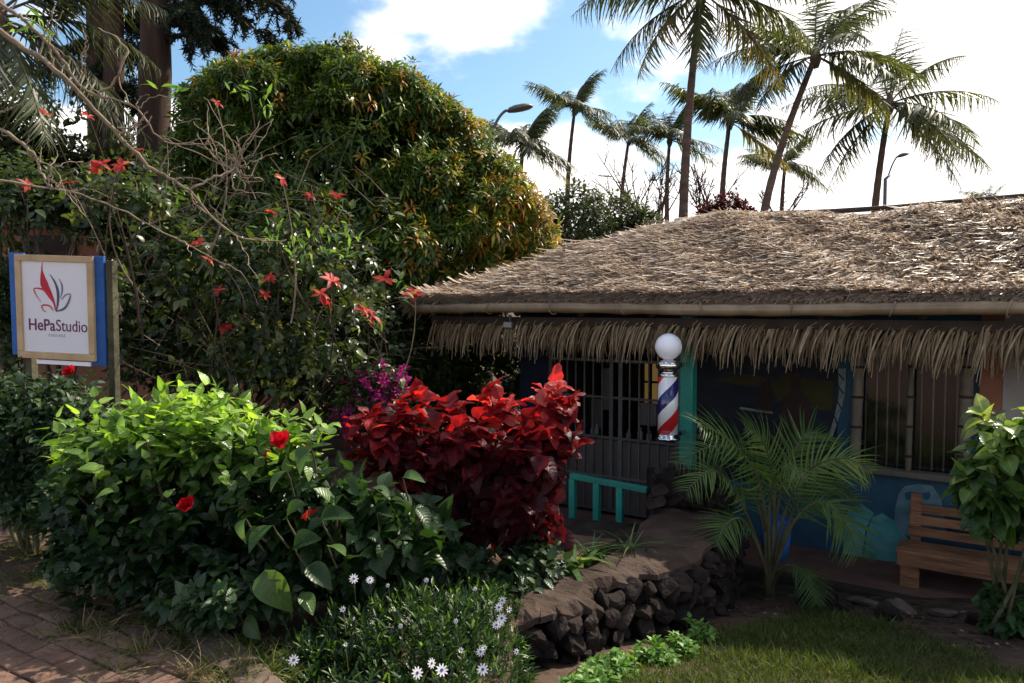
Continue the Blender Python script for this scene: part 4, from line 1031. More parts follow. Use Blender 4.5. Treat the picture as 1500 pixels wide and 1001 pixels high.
# ---- bushes beyond the house
def twig_tree(label, px, pybase, pytop, wpx, Y, nst, seed, name='bare_shrub', mat='bark', group=None):
    root = thing(name, label, 'shrub', P(px, pybase, Y), group); r_ = np.random.default_rng(seed); k_ = Y / FPX
    for j in range(nst):
        a = P(px + r_.uniform(-.15, .15) * wpx, pybase, Y + r_.uniform(-.3, .3)); b2 = P(px + r_.uniform(-.5, .5) * wpx, pytop + r_.uniform(0, .35) * (pybase - pytop), Y + r_.uniform(-.5, .5))
        m = MB(); mid = a.lerp(b2, .5) + Vector((r_.normal(0, .15), 0, 0)); bp_ = [(a.lerp(mid, q)).lerp(mid.lerp(b2, q), q) for q in np.linspace(0, 1, 8)]
        m.tube(bp_, [k_ * (1.5 - 1.0 * q) for q in np.linspace(0, 1, 8)], 5, False)
        for s_i in range(9):
            q = r_.integers(2, 7); d = (bp_[q + 1] - bp_[q]).normalized(); d2 = (d + Vector(r_.normal(0, .6, 3))).normalized(); L = (b2 - a).length * r_.uniform(.12, .35); c = bp_[q]
            m.tube([c, c + d2 * L * .5, c + d2 * L + Vector((0, 0, L * .15))], [k_ * .7, k_ * .5, k_ * .25], 4, False)
            for u in range(2):
                c2 = c + d2 * L * r_.uniform(.3, .9); d3 = (d2 + Vector(r_.normal(0, .7, 3))).normalized(); m.tube([c2, c2 + d3 * L * .4], [k_ * .4, k_ * .2], 3, False)
        m.build('stem', M_[mat], root, True)
    return root
twig_tree('leafless grey shrub between the green bushes and the tallest palm trunk', 945, 345, 222, 150, 22, 14, 31)
twig_tree('leafless shrub behind the foot of the tallest palm trunk', 1045, 335, 240, 120, 23, 9, 32)
twig_tree('sparse bare twigs right of the dark red bush on the roof line', 1140, 335, 265, 110, 24, 6, 33)
kw = dict(n_stem=5, up=.4)
plant('green_bush', 'grey green bush at the right foot of the big rounded tree', 'bush', P(838, 420, 17), [ell_px(835, 330, 17, 62, .9, 62), ell_px(800, 345, 17, 45, .8, 50)], 900, 7, .2, .13, T_small, M_['l_scrub'], smat=M_['bark'], **kw)
plant('green_bush', 'pale green bush under the bare grey shrub left of the palms', 'bush', P(895, 420, 18), [ell_px(890, 325, 18, 60, .9, 48), ell_px(930, 335, 18, 40, .8, 35)], 800, 7, .2, .13, T_small, M_['l_scrub'], smat=M_['bark'], **kw)
plant('red_bush', 'dark red leaved bush on the roof line between palm trunks', 'bush', P(1070, 400, 19), [ell_px(1065, 315, 19, 36, .6, 34), ell_px(1095, 322, 19, 22, .5, 18), ell_px(1040, 320, 19, 24, .5, 22)], 650, 7, .16, .13, T_small, M_['l_maroon'], **kw)
plant('leafy_shrub', 'sun flecked shrub behind the left end of the straw fringe', 'bush', P(710, 680, 10.2), [ell_px(712, 545, 10.2, 75, .8, 75), ell_px(660, 590, 10.3, 55, .8, 90)], 700, 8, .18, .12, T_ov, M_['l_dark'], n_obj=0, **kw)
plant('leafy_shrub', 'dark leafy mass of shrub left of the house end', 'bush', P(600, 690, 9.6), [ell_px(600, 520, 9.6, 95, .9, 120)], 1100, 8, .18, .12, T_ov, M_['l_dark'], n_obj=0, **kw)

# ---- middle: tangled shrub with bare twigs and red bracts
plant('leafy_shrub', 'tangled dark shrub with small leaves right of the shop sign', 'bush', P(330, 660, 8.2), [ell_px(330, 470, 8.2, 175, .9, 130), ell_px(480, 500, 8.2, 130, .9, 120), ell_px(250, 380, 8.4, 110, .8, 90), ell_px(420, 390, 8.6, 150, .8, 80)], 2600, 8, .2, .095, T_ov, M_['l_dark'], n_obj=0, n_stem=14, smat=M_['bark'], up=.3, shell=(.6, 1), r0=.03)
plant('leafy_shrub', 'leafy shrub below the bare branches behind the sign top', 'bush', P(90, 640, 8.0), [ell_px(70, 290, 8.0, 120, .8, 70), ell_px(175, 310, 8.3, 90, .7, 60), ell_px(30, 430, 8.3, 80, .7, 110), ell_px(190, 470, 7.6, 40, .5, 110)], 900, 7, .2, .11, T_ov, M_['l_dark'], n_stem=8, smat=M_['bark'], up=.3, shell=(.4, 1), lump=.3)
poin = thing('poinsettia_shrub', 'lanky poinsettia shrub with bare stems and scattered red bracts', 'shrub', P(400, 720, 6.6))
bract_px = [(413, 262), (398, 310), (455, 288), (493, 287), (470, 430), (478, 440), (488, 412), (536, 455), (545, 462), (565, 409), (608, 430), (290, 355), (305, 380), (388, 432), (150, 240), (172, 246), (130, 170), (66, 166), (40, 270), (320, 425), (317, 150), (346, 78), (178, 242), (140, 246), (200, 220), (100, 268), (395, 405), (330, 480)]
TT = []
for i, (x, y) in enumerate(bract_px):
    Yd = 5.9 + (i * .37 % 1) * .7 if x > 230 else 5.7 + (i * .37 % 1) * .5
    p = P(x, y, Yd); TT.append(p)
    d = norm(np.array([[rng.normal(.2, .4), rng.normal(-.5, .3), .8]]))
    nb = 5 + i % 4; a = np.arange(nb) * 2.4; big = 1.25 if x > 440 and y > 400 else .8
    X = norm(np.cross(d, [[0.2, 1, .1]])); Yv = np.cross(d, X)
    LD = norm(X * np.cos(a)[:, None] + Yv * np.sin(a)[:, None] + d * rng.uniform(-.3, .6, nb)[:, None])
    leafset(poin, 'bract', T_bract, basis(LD, np.repeat(d, nb, 0), rng.uniform(.06, .11, nb) * big), np.tile(np.array(p), (nb, 1)), rng.random(nb), M_['l_bract'], 300)
    base = P(x * .75 + 100 + rng.normal(0, 40), min(640, y + rng.uniform(110, 260)), Yd + .5); mid = base.lerp(p, .5) + Vector((rng.normal(0, .22), rng.normal(0, .1), -.12))
    bpz = [(base.lerp(mid, q)).lerp(mid.lerp(p, q), q) for q in np.linspace(0, 1, 9)]
    m = MB(); m.tube(bpz, [.010 * (1 - .7 * q) for q in np.linspace(0, 1, 9)], 6, False); m.build('stem', M_['twig'] if i % 5 == 0 else M_['bark'], poin, True)
T, D, f = shoots([ell_px(410, 400, 6.9, 190, .35, 110), ell_px(270, 380, 7.0, 110, .3, 90), ell_px(400, 510, 6.8, 180, .3, 80), ell_px(180, 290, 6.4, 120, .3, 60)], 620, (.3, 1.0), .3, .3)
M, O, idx, S = leaves_on(T, D, 6, .12, .105, (.5, 1.3), .3, .3); leafset(poin, 'leaf', T_ov, M, O, np.clip(rng.normal(.5, .25, len(T))[idx] + rng.normal(0, .1, len(O)), 0, 1), M_['l_dark'], 180)
stems(poin, P(400, 660, 7.0), T[:10], M_['bark'], .012, n=10)
# yellow green shoots and leaves on the same shrub
yl = [(455, 350), (480, 358), (430, 352), (500, 345), (245, 130), (40, 30), (400, 345), (520, 365), (445, 372), (352, 130), (270, 285), (60, 45), (600, 420), (540, 470), (220, 285), (390, 150)]
Ts = np.repeat(np.array([list(P(x, y, 6.3)) for x, y in yl]), 14, 0) + rng.normal(0, .06, (14 * len(yl), 3)); n = len(Ts)
leafset(poin, 'leaf', T_lance, basis(rng.normal(0, 1, (n, 3)) + [0, -.2, .3], rng.normal(0, .5, (n, 3)) + [0, 0, 1], rng.uniform(.05, .11, n)), Ts, rng.uniform(.4, 1, n), M_['l_lime'], 120, cell=5)

# bare branched tree leaning in from the left
bare = thing('bare_tree', 'leafless tree whose long pale branches cross the upper left of the view', 'tree', P(-160, 700, 5.2))
def limb(pxs, Y, w0, w1, nm='branch'):
    ctrl = [P(x, y, Y + dy) for x, y, dy in pxs]; fine = []
    for i in range(len(ctrl) - 1):
        p0 = ctrl[max(i - 1, 0)]; p1, p2 = ctrl[i], ctrl[i + 1]; p3 = ctrl[min(i + 2, len(ctrl) - 1)]
        for q in np.linspace(0, 1, 6, endpoint=False):
            fine.append(.5 * ((2 * p1) + (p2 - p0) * q + (2 * p0 - 5 * p1 + 4 * p2 - p3) * q * q + (3 * p1 - p0 - 3 * p2 + p3) * q ** 3))
    fine.append(ctrl[-1]); nn = len(fine)
    fine = [p + Vector(rng.normal(0, .006, 3)) for p in fine]
    m = MB(); m.tube(fine, [.72 * (w0 + (w1 - w0) * i / nn) + .0008 * (i % 3) for i in range(nn)], 7, False); m.build(nm, M_['twig'], bare, True); return fine
kY = 5.2 / FPX
limb([(-160, 700, 0), (-150, 400, 0), (-130, 150, 0), (-110, 20, 0)], 5.2, .10, .06, 'trunk')
L1 = limb([(-140, -60, 0), (0, 47, 0), (67, 90, 0), (140, 163, .1), (187, 213, .15), (233, 253, .2), (277, 280, .2), (345, 345, .3), (420, 352, .5)], 5.2, .028, .007)
L2 = limb([(-130, -110, 0), (0, 5, 0), (33, 27, 0), (83, 77, .1), (127, 133, .1), (200, 160, .2), (240, 207, .3), (310, 210, .4)], 5.1, .020, .005)
L3 = limb([(-130, 120, 0), (0, 190, 0), (43, 220, 0), (60, 250, 0), (73, 277, 0)], 5.0, .017, .008)
L4 = limb([(-120, 200, 0), (0, 262, 0), (120, 285, .2), (220, 330, .3), (330, 390, .5)], 5.4, .014, .004)
limb([(145, 140, .1), (170, 115, 0), (185, 82, 0), (178, 62, 0), (145, 42, 0)], 5.2, .012, .003)
limb([(57, 85, 0), (68, 50, 0), (80, 10, 0)], 5.2, .009, .004)
limb([(0, 165, 0), (25, 155, 0), (48, 140, 0)], 5.0, .010, .003)
for (x, y) in ((78, 95), (85, 60), (118, 110), (120, 85)): limb([(x, y, .05), (x + rng.normal(0, 6), y - 25, 0), (x + rng.normal(0, 9), y - 45, 0)], 5.2, .006, .002)
for (x, y), tg in (((165, 190), [(185, 193), (205, 180), (215, 162)]), ((172, 188), [(195, 186), (212, 172)]), ((170, 180), [(172, 170), (170, 160)]), ((180, 195), [(200, 196), (214, 183), (222, 170)])):
    limb([(x, y, .15)] + [(a, b2, .12) for a, b2 in tg], 5.2, .008, .004)
# pruned clump with upright shoots
for j in range(26):
    a0 = (rng.normal(345, 8), rng.normal(246, 6)); an = rng.uniform(-2.9, -.2) if j % 3 else rng.uniform(.3, 2.6); L = rng.uniform(35, 130) if j % 3 else rng.uniform(30, 70)
    e_ = (a0[0] + math.cos(an) * L, a0[1] + math.sin(an) * L)
    limb([(a0[0], a0[1], .4), ((a0[0] + e_[0]) / 2 + rng.normal(0, 9), (a0[1] + e_[1]) / 2 + rng.normal(0, 9), .4), (e_[0], e_[1] - 8, .5)], 5.4, .0065, .002, 'twig')
limb([(277, 280, .2), (310, 262, .3), (345, 246, .4)], 5.3, .012, .010)
for j in range(44):
    src = (L1, L2, L3, L4)[j % 4]; p = src[rng.integers(4, len(src) - 1)]; X, Y_, f_ = to_px(np.array([list(p)]))
    an = rng.uniform(-2.6, .9); L = rng.uniform(20, 95)
    limb([(X[0], Y_[0], p.y - 5.2), (X[0] + math.cos(an) * L * .5 + rng.normal(0, 5), Y_[0] + math.sin(an) * L * .5, p.y - 5.2), (X[0] + math.cos(an + .3) * L, Y_[0] + math.sin(an + .3) * L, p.y - 5.2 + rng.normal(0, .15))], 5.2, .0055, .0015, 'twig')
# thicket of fine twigs in front of the tangled shrub
thk = thing('twig_thicket', 'fine bare twigs tangled in front of the dark shrub right of the sign', 'shrub', P(330, 640, 7.2))
for j in range(170):
    x, y = rng.uniform(190, 590), rng.uniform(270, 560); an = rng.uniform(-3.1, .2); L = rng.uniform(30, 110); Yd = rng.uniform(6.9, 7.5)
    m = MB(); m.tube([P(x, y, Yd), P(x + math.cos(an) * L * .5 + rng.normal(0, 8), y + math.sin(an) * L * .5, Yd), P(x + math.cos(an + rng.normal(0, .4)) * L, y + math.sin(an) * L * .9, Yd)], [.0045, .0035, .0018], 4, False); m.build('twig', M_['twig'] if j % 2 else M_['bark'], thk, True)

# bougainvillea
bou = thing('bougainvillea', 'magenta bougainvillea spilling behind the red leaved shrub', 'shrub', P(550, 700, 6.8))
T, D, f = shoots([ell_px(550, 575, 6.8, 42, .3, 55), ell_px(580, 560, 6.9, 32, .3, 30), ell_px(515, 610, 6.7, 26, .2, 40)], 130, (.5, 1), .2, .2)
M, O, idx, S = leaves_on(T, D, 7, .06, .055, (.6, 1.4), .0, .3); leafset(bou, 'bract', T_small, M, O, rng.random(len(O)), M_['l_magenta'], 200, 'bracts', cell=5)
T2, D2, f2 = shoots([ell_px(550, 590, 6.85, 60, .3, 80)], 260, (.5, 1), .2, .2)
M, O, idx, S = leaves_on(T2, D2, 6, .12, .08, (.6, 1.3), .1, .2); leafset(bou, 'leaf', T_small, M, O, rng.random(len(O)) * .6, M_['l_dark'], 0)
stems(bou, bou.location, T2[:8], M_['bark'], .012, n=8)
# ---- brown house behind the sign
bh = thing('brown_house', 'orange brown house with a dark roof behind the bare branches on the left', 'house', P(120, 600, 13) )
def pbox(name, mat, x0, y0, x1, y1, Y, th, parent):
    a, b2 = P(x0, y1, Y), P(x1, y0, Y); m = MB(); m.box(((a.x + b2.x) / 2, Y + th / 2, (a.z + b2.z) / 2), ((b2.x - a.x) / 2, th / 2, (b2.z - a.z) / 2)); return m.build(name, mat, parent)
pbox('wall', M_['orange'], -260, 312, 440, 620, 13, 3.0, bh)
m = MB(); a = [P(-300, 318, 12.6), P(460, 322, 12.6), P(440, 262, 14.5), P(-260, 255, 14.5)]; a += [Vector((a[1].x, 16.6, a[1].z)), Vector((a[0].x, 16.6, a[0].z))]
m.add(a, [(0, 1, 2, 3), (3, 2, 4, 5)]); o = m.build('roof', M_['darkwood'], bh); sm_ = o.modifiers.new('s', 'SOLIDIFY'); sm_.thickness = .10
pbox('window', M_['darkwood'], 40, 345, 110, 420, 12.96, .03, bh); pbox('window', M_['darkwood'], 300, 345, 350, 420, 12.96, .03, bh)
pbox('post', M_['orange'], 150, 255, 178, 330, 12.4, .2, bh)

# ------------------------------------------------------------------ shop sign
YS = 5.4; ks = YS / FPX
sg = thing('shop_sign', 'white studio sign in a pale wood frame on blue boards', 'sign', P(88, 452, YS), rot=(R(3), R(2.2), R(-9)))
def sb_(name, mat, x0, y0, x1, y1, d0, d1):
    m = MB(); m.box((((x0 + x1) / 2) * ks, (d0 + d1) / 2, -((y0 + y1) / 2) * ks), ((x1 - x0) / 2 * ks, (d1 - d0) / 2, (y1 - y0) / 2 * ks)); return m.build(name, mat, sg, rel=False)
bevel(sb_('blue_board', M_['blue'], -82, -79, -58, 72, 0, .025), .003); bevel(sb_('blue_board', M_['blue'], 50, -78, 72, 82, 0, .025), .003)
bevel(sb_('blue_board', M_['blue'], -57, -77, 49, 76, .004, .025), .003)
bevel(sb_('side_post', M_['greypost'], 74, -72, 84, 330, .01, .07), .004); sb_('side_post', M_['greypost'], -66, -60, -56, 330, .03, .09)
fx0, fx1, fy0, fy1 = -68, 58, -77, 75
sb_('panel', M_['whitepaint'], fx0 + 8, fy0 + 8, fx1 - 8, fy1 - 9, -.012, -.004)
for a in ((fx0, fy0, fx1, fy0 + 9), (fx0, fy1 - 10, fx1, fy1)): bevel(sb_('frame_strip', M_['framewood'], *a, -.028, -.001), .002)
for a in ((fx0, fy0 + 9.3, fx0 + 9, fy1 - 10.3), (fx1 - 9, fy0 + 9.3, fx1, fy1 - 10.3)): bevel(sb_('frame_strip', M_['framewood'], *a, -.028, -.001), .002)
sb_('bottom_batten', M_['whitepaint'], -40, 77, 48, 83, -.01, .003)
def ribbon(name, mat, pts, wd, lift):
    """flat print: pts in sign pixels, wd the widths along it"""
    q = [Vector((x * ks, y * ks)) for x, y in pts]; fine, ww = [], []
    for i in range(len(q) - 1):
        p0 = q[max(i - 1, 0)]; p1, p2 = q[i], q[i + 1]; p3 = q[min(i + 2, len(q) - 1)]
        for u in np.linspace(0, 1, 6, endpoint=False):
            fine.append(.5 * ((2 * p1) + (p2 - p0) * u + (2 * p0 - 5 * p1 + 4 * p2 - p3) * u * u + (3 * p1 - p0 - 3 * p2 + p3) * u ** 3)); ww.append((wd[i] * (1 - u) + wd[i + 1] * u) * ks / 2)
    fine.append(q[-1]); ww.append(wd[-1] * ks / 2); vs, fs = [], []
    for i, p in enumerate(fine):
        d = (fine[min(i + 1, len(fine) - 1)] - fine[max(i - 1, 0)]).normalized(); nn = Vector((-d.y, d.x))
        for sgn in (-1, 1):
            c = p + nn * ww[i] * sgn; vs.append((c.x, -.0125 - lift, -c.y))
        if i: fs.append((2 * i - 2, 2 * i - 1, 2 * i + 1, 2 * i))
    m = MB(); m.add(vs, fs); return m.build(name, mat, sg, rel=False)
# zoom pixels of the logo: sign pixel = (zx-335)/3.71-5 , (zy-470)/3.71+5
Z = lambda L: [((x - 335) / 3.71 - 5, (y - 452) / 3.71) for x, y in L]
ribbon('logo_flame', M_['inkred'], Z([(264, 205), (259, 250), (270, 320), (300, 375), (325, 420), (335, 466)]), [.8, 2.5, 13, 9, 3.5, 1.2], .001)
ribbon('logo_petal', M_['inkblue'], Z([(306, 268), (335, 310), (352, 360), (350, 420), (338, 468)]), [.6, 3, 4.5, 3.5, 1], .0018)
ribbon('logo_petal', M_['inkblue'], Z([(362, 290), (378, 325), (378, 360), (366, 395)]), [.6, 2, 2, .6], .0026)
ribbon('logo_petal', M_['inkred'], Z([(338, 468), (318, 400), (270, 355), (212, 348), (214, 375), (248, 420)]), [1, 3, 3, 1.6, 1.5, .6], .0034)
ribbon('logo_petal', M_['inkblue'], Z([(338, 468), (385, 452), (412, 420), (428, 375), (400, 376), (372, 405)]), [1.5, 3, 2.6, 1.2, 1.4, .6], .0042)
ribbon('logo_petal', M_['inkred'], Z([(325, 466), (300, 440), (268, 436), (252, 444), (262, 466), (278, 472)]), [.8, 2, 2.2, 1.6, 1.2, .6], .005)
def text(s, mat, x0, x1, ybase, size, off, name='lettering'):
    c = bpy.data.curves.new('t', 'FONT'); c.body = s; c.size = size * ks; c.offset = off; c.extrude = .0008; tmp = bpy.data.objects.new('t', c); col.objects.link(tmp)
    bpy.context.view_layer.update(); dg = bpy.context.evaluated_depsgraph_get(); me = bpy.data.meshes.new_from_object(tmp.evaluated_get(dg)); bpy.data.objects.remove(tmp)
    xs = [v.co.x for v in me.vertices]; a, b2 = min(xs), max(xs); k_ = (x1 - x0) * ks / (b2 - a)
    for v in me.vertices: v.co = Vector(((v.co.x - a) * k_ + x0 * ks, -.0135 - v.co.z, v.co.y - ybase * ks))
    me.materials.clear(); me.materials.append(mat); me.name = name; o = mesh_obj(name, me, sg, rel=False); return o
text('HePa', M_['ink'], -50, -6.5, 33, 24, .0016); text('Studio', M_['ink'], -5, 45.5, 33, 24, .0001); text('RAPA NUI', M_['inkgrey'], -18, 9, 42, 7, 0)

# ------------------------------------------------------------------ street lamps
def lamp(label, head, dirx, hl_, base, armlow, Y):
    root = thing('street_lamp', label, 'street lamp', (P(base[0], base[1], Y).x, Y, -.9), 'street lamps beyond the trees')
    hd, lo, bs_ = P(*head, Y), P(*armlow, Y), Vector((P(base[0], base[1], Y).x, Y, -.9)); k_ = Y / FPX
    m = MB(); m.tube([bs_, Vector((bs_.x, Y, lo.z)), lo.lerp(hd, .15)], [.09, .06, .05], 10); m.build('pole', M_['steel'], root, True)
    end = hd - Vector((dirx * hl_ * k_ * .5, 0, .02)); mid = lo.lerp(end, .6) + Vector((-.05 * dirx, 0, .12))
    m = MB(); m.tube([(lo.lerp(mid, q)).lerp(mid.lerp(end, q), q) for q in np.linspace(0, 1, 9)], .03, 8); m.build('arm', M_['steel'], root, True)
    vs, fs = [], []
    prof = [(-.5, .05, .03), (-.42, .10, .075), (-.2, .16, .10), (.1, .19, .10), (.35, .15, .07), (.48, .06, .03)]; nn = 12; Lh = hl_ * k_
    for x, wy, hz in prof:
        for q in range(nn): an = 2 * math.pi * q / nn; vs.append(hd + Vector((dirx * x * Lh, wy * math.cos(an), hz * (math.sin(an) if math.sin(an) > 0 else .45 * math.sin(an)) - dirx * 0 + x * .10)))
    for i in range(len(prof) - 1): fs += [(i * nn + q, i * nn + (q + 1) % nn, (i + 1) * nn + (q + 1) % nn, (i + 1) * nn + q) for q in range(nn)]
    fs += [tuple(range(nn)), tuple((len(prof) - 1) * nn + q for q in range(nn))]
    m = MB(); m.add(vs, fs); m.build('lamp_head', M_['steel'], root, True)
lamp('dark street lamp head rising over the right shoulder of the big rounded tree', (762, 160), 1, 38, (716, 330), (720, 196), 16)
lamp('small street lamp on a thin arm beside the rightmost palm trunk', (1323, 228), 1, 16, (1296, 300), (1300, 262), 28)

# ================================================================== foreground planting
gz = -.06
plant('hedge_bush', 'dark green hedge bush under the shop sign at the left edge', 'bush', (P(40, 640, 4.9).x, 4.9, gz), [ell_px(20, 640, 4.9, 105, .5, 108), ell_px(95, 610, 5.0, 75, .5, 66), ell_px(-60, 640, 4.8, 80, .5, 110), ell_px(110, 680, 4.8, 50, .4, 80)], 1300, 8, .14, .075, T_ov, M_['l_hedge'], n_obj=280, n_stem=8, up=.6, shell=(.7, 1), cell=8)
def rn_h(O, T, D, f): return np.clip(rng.normal(.38, .16, len(O)) + .58 * np.clip((O[:, 2] - .62) / .45, -.6, 1), 0, 1)  # tone follows height: shaded base and sunlit top put into the leaf colour
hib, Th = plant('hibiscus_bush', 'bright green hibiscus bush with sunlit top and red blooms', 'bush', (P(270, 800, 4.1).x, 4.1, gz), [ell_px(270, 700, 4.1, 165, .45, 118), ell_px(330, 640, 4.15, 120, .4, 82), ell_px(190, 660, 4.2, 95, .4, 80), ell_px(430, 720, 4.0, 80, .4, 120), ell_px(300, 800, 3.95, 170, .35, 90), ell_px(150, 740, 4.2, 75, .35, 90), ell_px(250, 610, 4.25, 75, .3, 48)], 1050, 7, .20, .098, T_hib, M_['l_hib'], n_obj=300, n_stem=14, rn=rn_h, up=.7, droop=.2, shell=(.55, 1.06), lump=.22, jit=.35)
# upright leading shoots along its top
ts = np.array([list(P(x, y + 14, 4.15)) for x, y in ((180, 600), (205, 575), (240, 553), (262, 590), (285, 600), (318, 552), (345, 560), (338, 590), (365, 575), (392, 600), (425, 610), (455, 596), (300, 575), (225, 600), (150, 625), (80, 640))])
ds = norm(np.tile([0, 0, 1.0], (len(ts), 1)) + rng.normal(0, .25, (len(ts), 3)))
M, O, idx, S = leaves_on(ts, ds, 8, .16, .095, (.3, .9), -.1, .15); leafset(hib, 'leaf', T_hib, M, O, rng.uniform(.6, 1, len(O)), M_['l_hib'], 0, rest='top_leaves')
stems(hib, Vector((P(280, 700, 4.12).x, 4.12, .5)), ts, M_['stem'], .008, n=len(ts))
# trailing strays that reach into the hedge
plant('leafy_shrub', 'dim low foliage filling the bed between the hibiscus and the kerb', 'bush', (P(180, 830, 4.0).x, 4.0, gz), [ell_px(190, 800, 4.1, 110, .4, 60), ell_px(330, 860, 3.7, 110, .3, 50), ell_px(90, 735, 4.6, 70, .3, 40)], 420, 6, .12, .085, T_hib, M_['l_hedge'], n_obj=140, n_stem=4)
# hibiscus flowers
def rose(parent, p, r_, nm='flower', open_=.8, axis=(0, -.9, .3)):
    fl = None; d = norm(np.array([axis])); X = norm(np.cross(d, [[.1, .2, 1]])); Yv = np.cross(d, X)
    nb = 9; a = np.arange(nb) * 2.4; op = np.linspace(.25, 1.0, nb) * open_
    LD = norm(d * (1.1 - op)[:, None] + (X * np.cos(a)[:, None] + Yv * np.sin(a)[:, None]) * op[:, None])
    tm = [leaf_t(lambda t: .42 * math.sin(math.pi * (.12 + .80 * t)) ** .6, 5, .35, -.25, 0, .05)]
    M = basis(LD, np.repeat(d, nb, 0), r_ * rng.uniform(.85, 1.1, nb)); T = np.tile(np.array(p), (nb, 1))
    first = bake(nm, tm, M[:1], T[:1], rng.random(1), M_['flower_red'], parent, None)
    for k_ in range(1, nb):
        o = bake('petal', tm, M[k_:k_ + 1], T[k_:k_ + 1], rng.random(1), M_['flower_red'], parent, None); o.parent = first
    return first
rose(hib, P(275, 741, 3.60), .055, axis=(.1, -.85, .45)); rose(hib, P(410, 648, 3.75), .058, axis=(.2, -.6, .5), open_=1.1); rose(hib, P(398, 664, 3.78), .035, axis=(-.5, -.6, 0)); rose(hib, P(105, 545, 4.3), .045); rose(hib, P(446, 655, 3.9), .028)
# broad-leaved plant
bl = thing('broad_leaf_plant', 'plant with large smooth pale edged leaves in front of the hibiscus', 'plant', (P(440, 900, 3.45).x, 3.45, gz))
big = [(400, 770, 370, 790, .22), (388, 835, 412, 905, .30), (365, 775, 385, 800, .14), (430, 800, 470, 770, .22), (470, 760, 520, 740, .20), (480, 800, 530, 810, .18), (420, 760, 440, 720, .22), (350, 900, 330, 880, .15), (360, 905, 385, 940, .18), (520, 830, 585, 850, .2), (450, 830, 500, 870, .2), (560, 780, 600, 760, .16), (545, 715, 600, 725, .17), (590, 700, 640, 690, .15), (505, 700, 545, 740, .16), (420, 690, 380, 720, .16), (455, 655, 420, 690, .17), (520, 790, 470, 830, .18), (610, 745, 650, 780, .17), (360, 760, 340, 800, .15), (440, 870, 480, 910, .17), (330, 850, 310, 885, .14), (575, 810, 620, 800, .16), (490, 740, 450, 700, .18)]
MM, OO = [], []
for x0, y0, x1, y1, L in big:
    Yb = 3.5 if x0 < 500 else 3.8
    a, b2 = P(x0, y0, Yb), P(x1, y1, Yb - .10); d = np.array([list((b2 - a).normalized())]); MM.append(basis(d, np.array([[rng.normal(0, .8), -.15 + rng.normal(0, .5), .9]]), np.array([L * .72]))); OO.append(list(a))
    m = MB(); m.tube([a + Vector((rng.normal(0, .03), .16, -.16)), a + Vector((0, .05, -.05)), a], [.006, .005, .003], 6, False); m.build('stem', M_['stem'], bl, True)
leafset(bl, 'leaf', T_big, np.concatenate(MM), np.array(OO), rng.uniform(.3, 1, len(OO)), M_['l_big'], 100, cell=2)
T, D, f = shoots([ell_px(500, 780, 3.95, 130, .3, 100), ell_px(600, 800, 4.25, 95, .25, 75)], 260, (.5, 1), .3); T = T[T[:, 2] > 0]; D = D[:len(T)]
M, O, idx, S = leaves_on(T, D, 6, .12, .12, (.6, 1.2), .2); leafset(bl, 'leaf', T_big, M, O, rng.random(len(O)) * .5, M_['l_big'], 120)
bud = MB()
for x, y in ((486, 735), (477, 738), (320, 853), (325, 868), (487, 730)): bud.lathe([(0, -.012), (.010, -.004), (.010, .006), (0, .016)], P(x, y, 3.4), 8)
bud.build('bud', M_['l_lime'], bl, True)
T = np.array([list(P(x, y, 3.45)) for x, y in ((446, 762), (452, 756), (440, 760), (458, 754))]); n = len(T); T = np.repeat(T, 2, 0)
leafset(bl, 'petal', T_bract, basis(rng.normal(0, .4, (2 * n, 3)) + [.5, -.2, .5], rng.normal(0, 1, (2 * n, 3)), np.full(2 * n, .05)), T, rng.random(2 * n), M_['l_bract'], 20, cell=1)

# ---- red copperleaf
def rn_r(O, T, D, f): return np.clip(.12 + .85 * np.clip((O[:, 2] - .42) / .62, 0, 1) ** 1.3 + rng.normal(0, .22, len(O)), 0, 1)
cop, Tc = plant('copperleaf_shrub', 'copperleaf shrub with large crinkled red and maroon leaves', 'shrub', (P(690, 860, 4.75).x, 4.75, gz),
    [ell_px(590, 645, 4.75, 52, .3, 55), ell_px(680, 675, 4.75, 85, .35, 80), ell_px(765, 680, 4.75, 62, .35, 85), ell_px(735, 730, 4.75, 82, .3, 75), ell_px(785, 720, 4.75, 36, .25, 70), ell_px(660, 740, 4.75, 60, .25, 70), ell_px(815, 620, 4.78, 24, .2, 50)],
    240, 7, .22, .14, T_acal, M_['l_red'], n_obj=170, n_stem=18, rn=lambda O, T, D, f: np.clip(.06 + .34 * np.clip((O[:, 2] - .42) / .62, 0, 1) + rng.normal(0, .15, len(O)), 0, 1), up=.4, droop=.6, spread=(.6, 1.3), shell=(.4, 1.1), jit=.45, r0=.016, lump=.3)  # body leaves darken towards the base, its shade put into their colour
heads = [(538, 602, 4.55), (562, 640, 4.45), (585, 590, 4.6), (612, 578, 4.65), (628, 612, 4.5), (655, 588, 4.65), (672, 628, 4.45), (700, 612, 4.5), (712, 574, 4.7), (738, 585, 4.65), (742, 640, 4.42), (768, 612, 4.5), (778, 660, 4.45), (800, 598, 4.6), (812, 560, 4.75), (826, 585, 4.7), (800, 575, 4.7), (830, 640, 4.6), (600, 670, 4.45), (545, 665, 4.55), (690, 680, 4.42), (640, 660, 4.42), (760, 720, 4.4), (580, 625, 4.5), (530, 640, 4.6)]
HT = np.array([list(P(*h)) for h in heads]); HD = norm(np.array([0, -.12, 1.0]) + rng.normal(0, .28, (len(HT), 3)))
M, O, idx, S = leaves_on(HT, HD, 13, .15, .145, (.55, 1.35), .28, .28)
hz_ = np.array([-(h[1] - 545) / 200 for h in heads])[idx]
leafset(cop, 'leaf', T_acal, M, O, np.clip(1.0 + .95 * hz_ + rng.normal(0, .17, len(O)), 0, 1), M_['l_red'], 130, rest='shoot_leaves', cell=7)  # brighter red towards the top: sunlight on the heads put into leaf colour
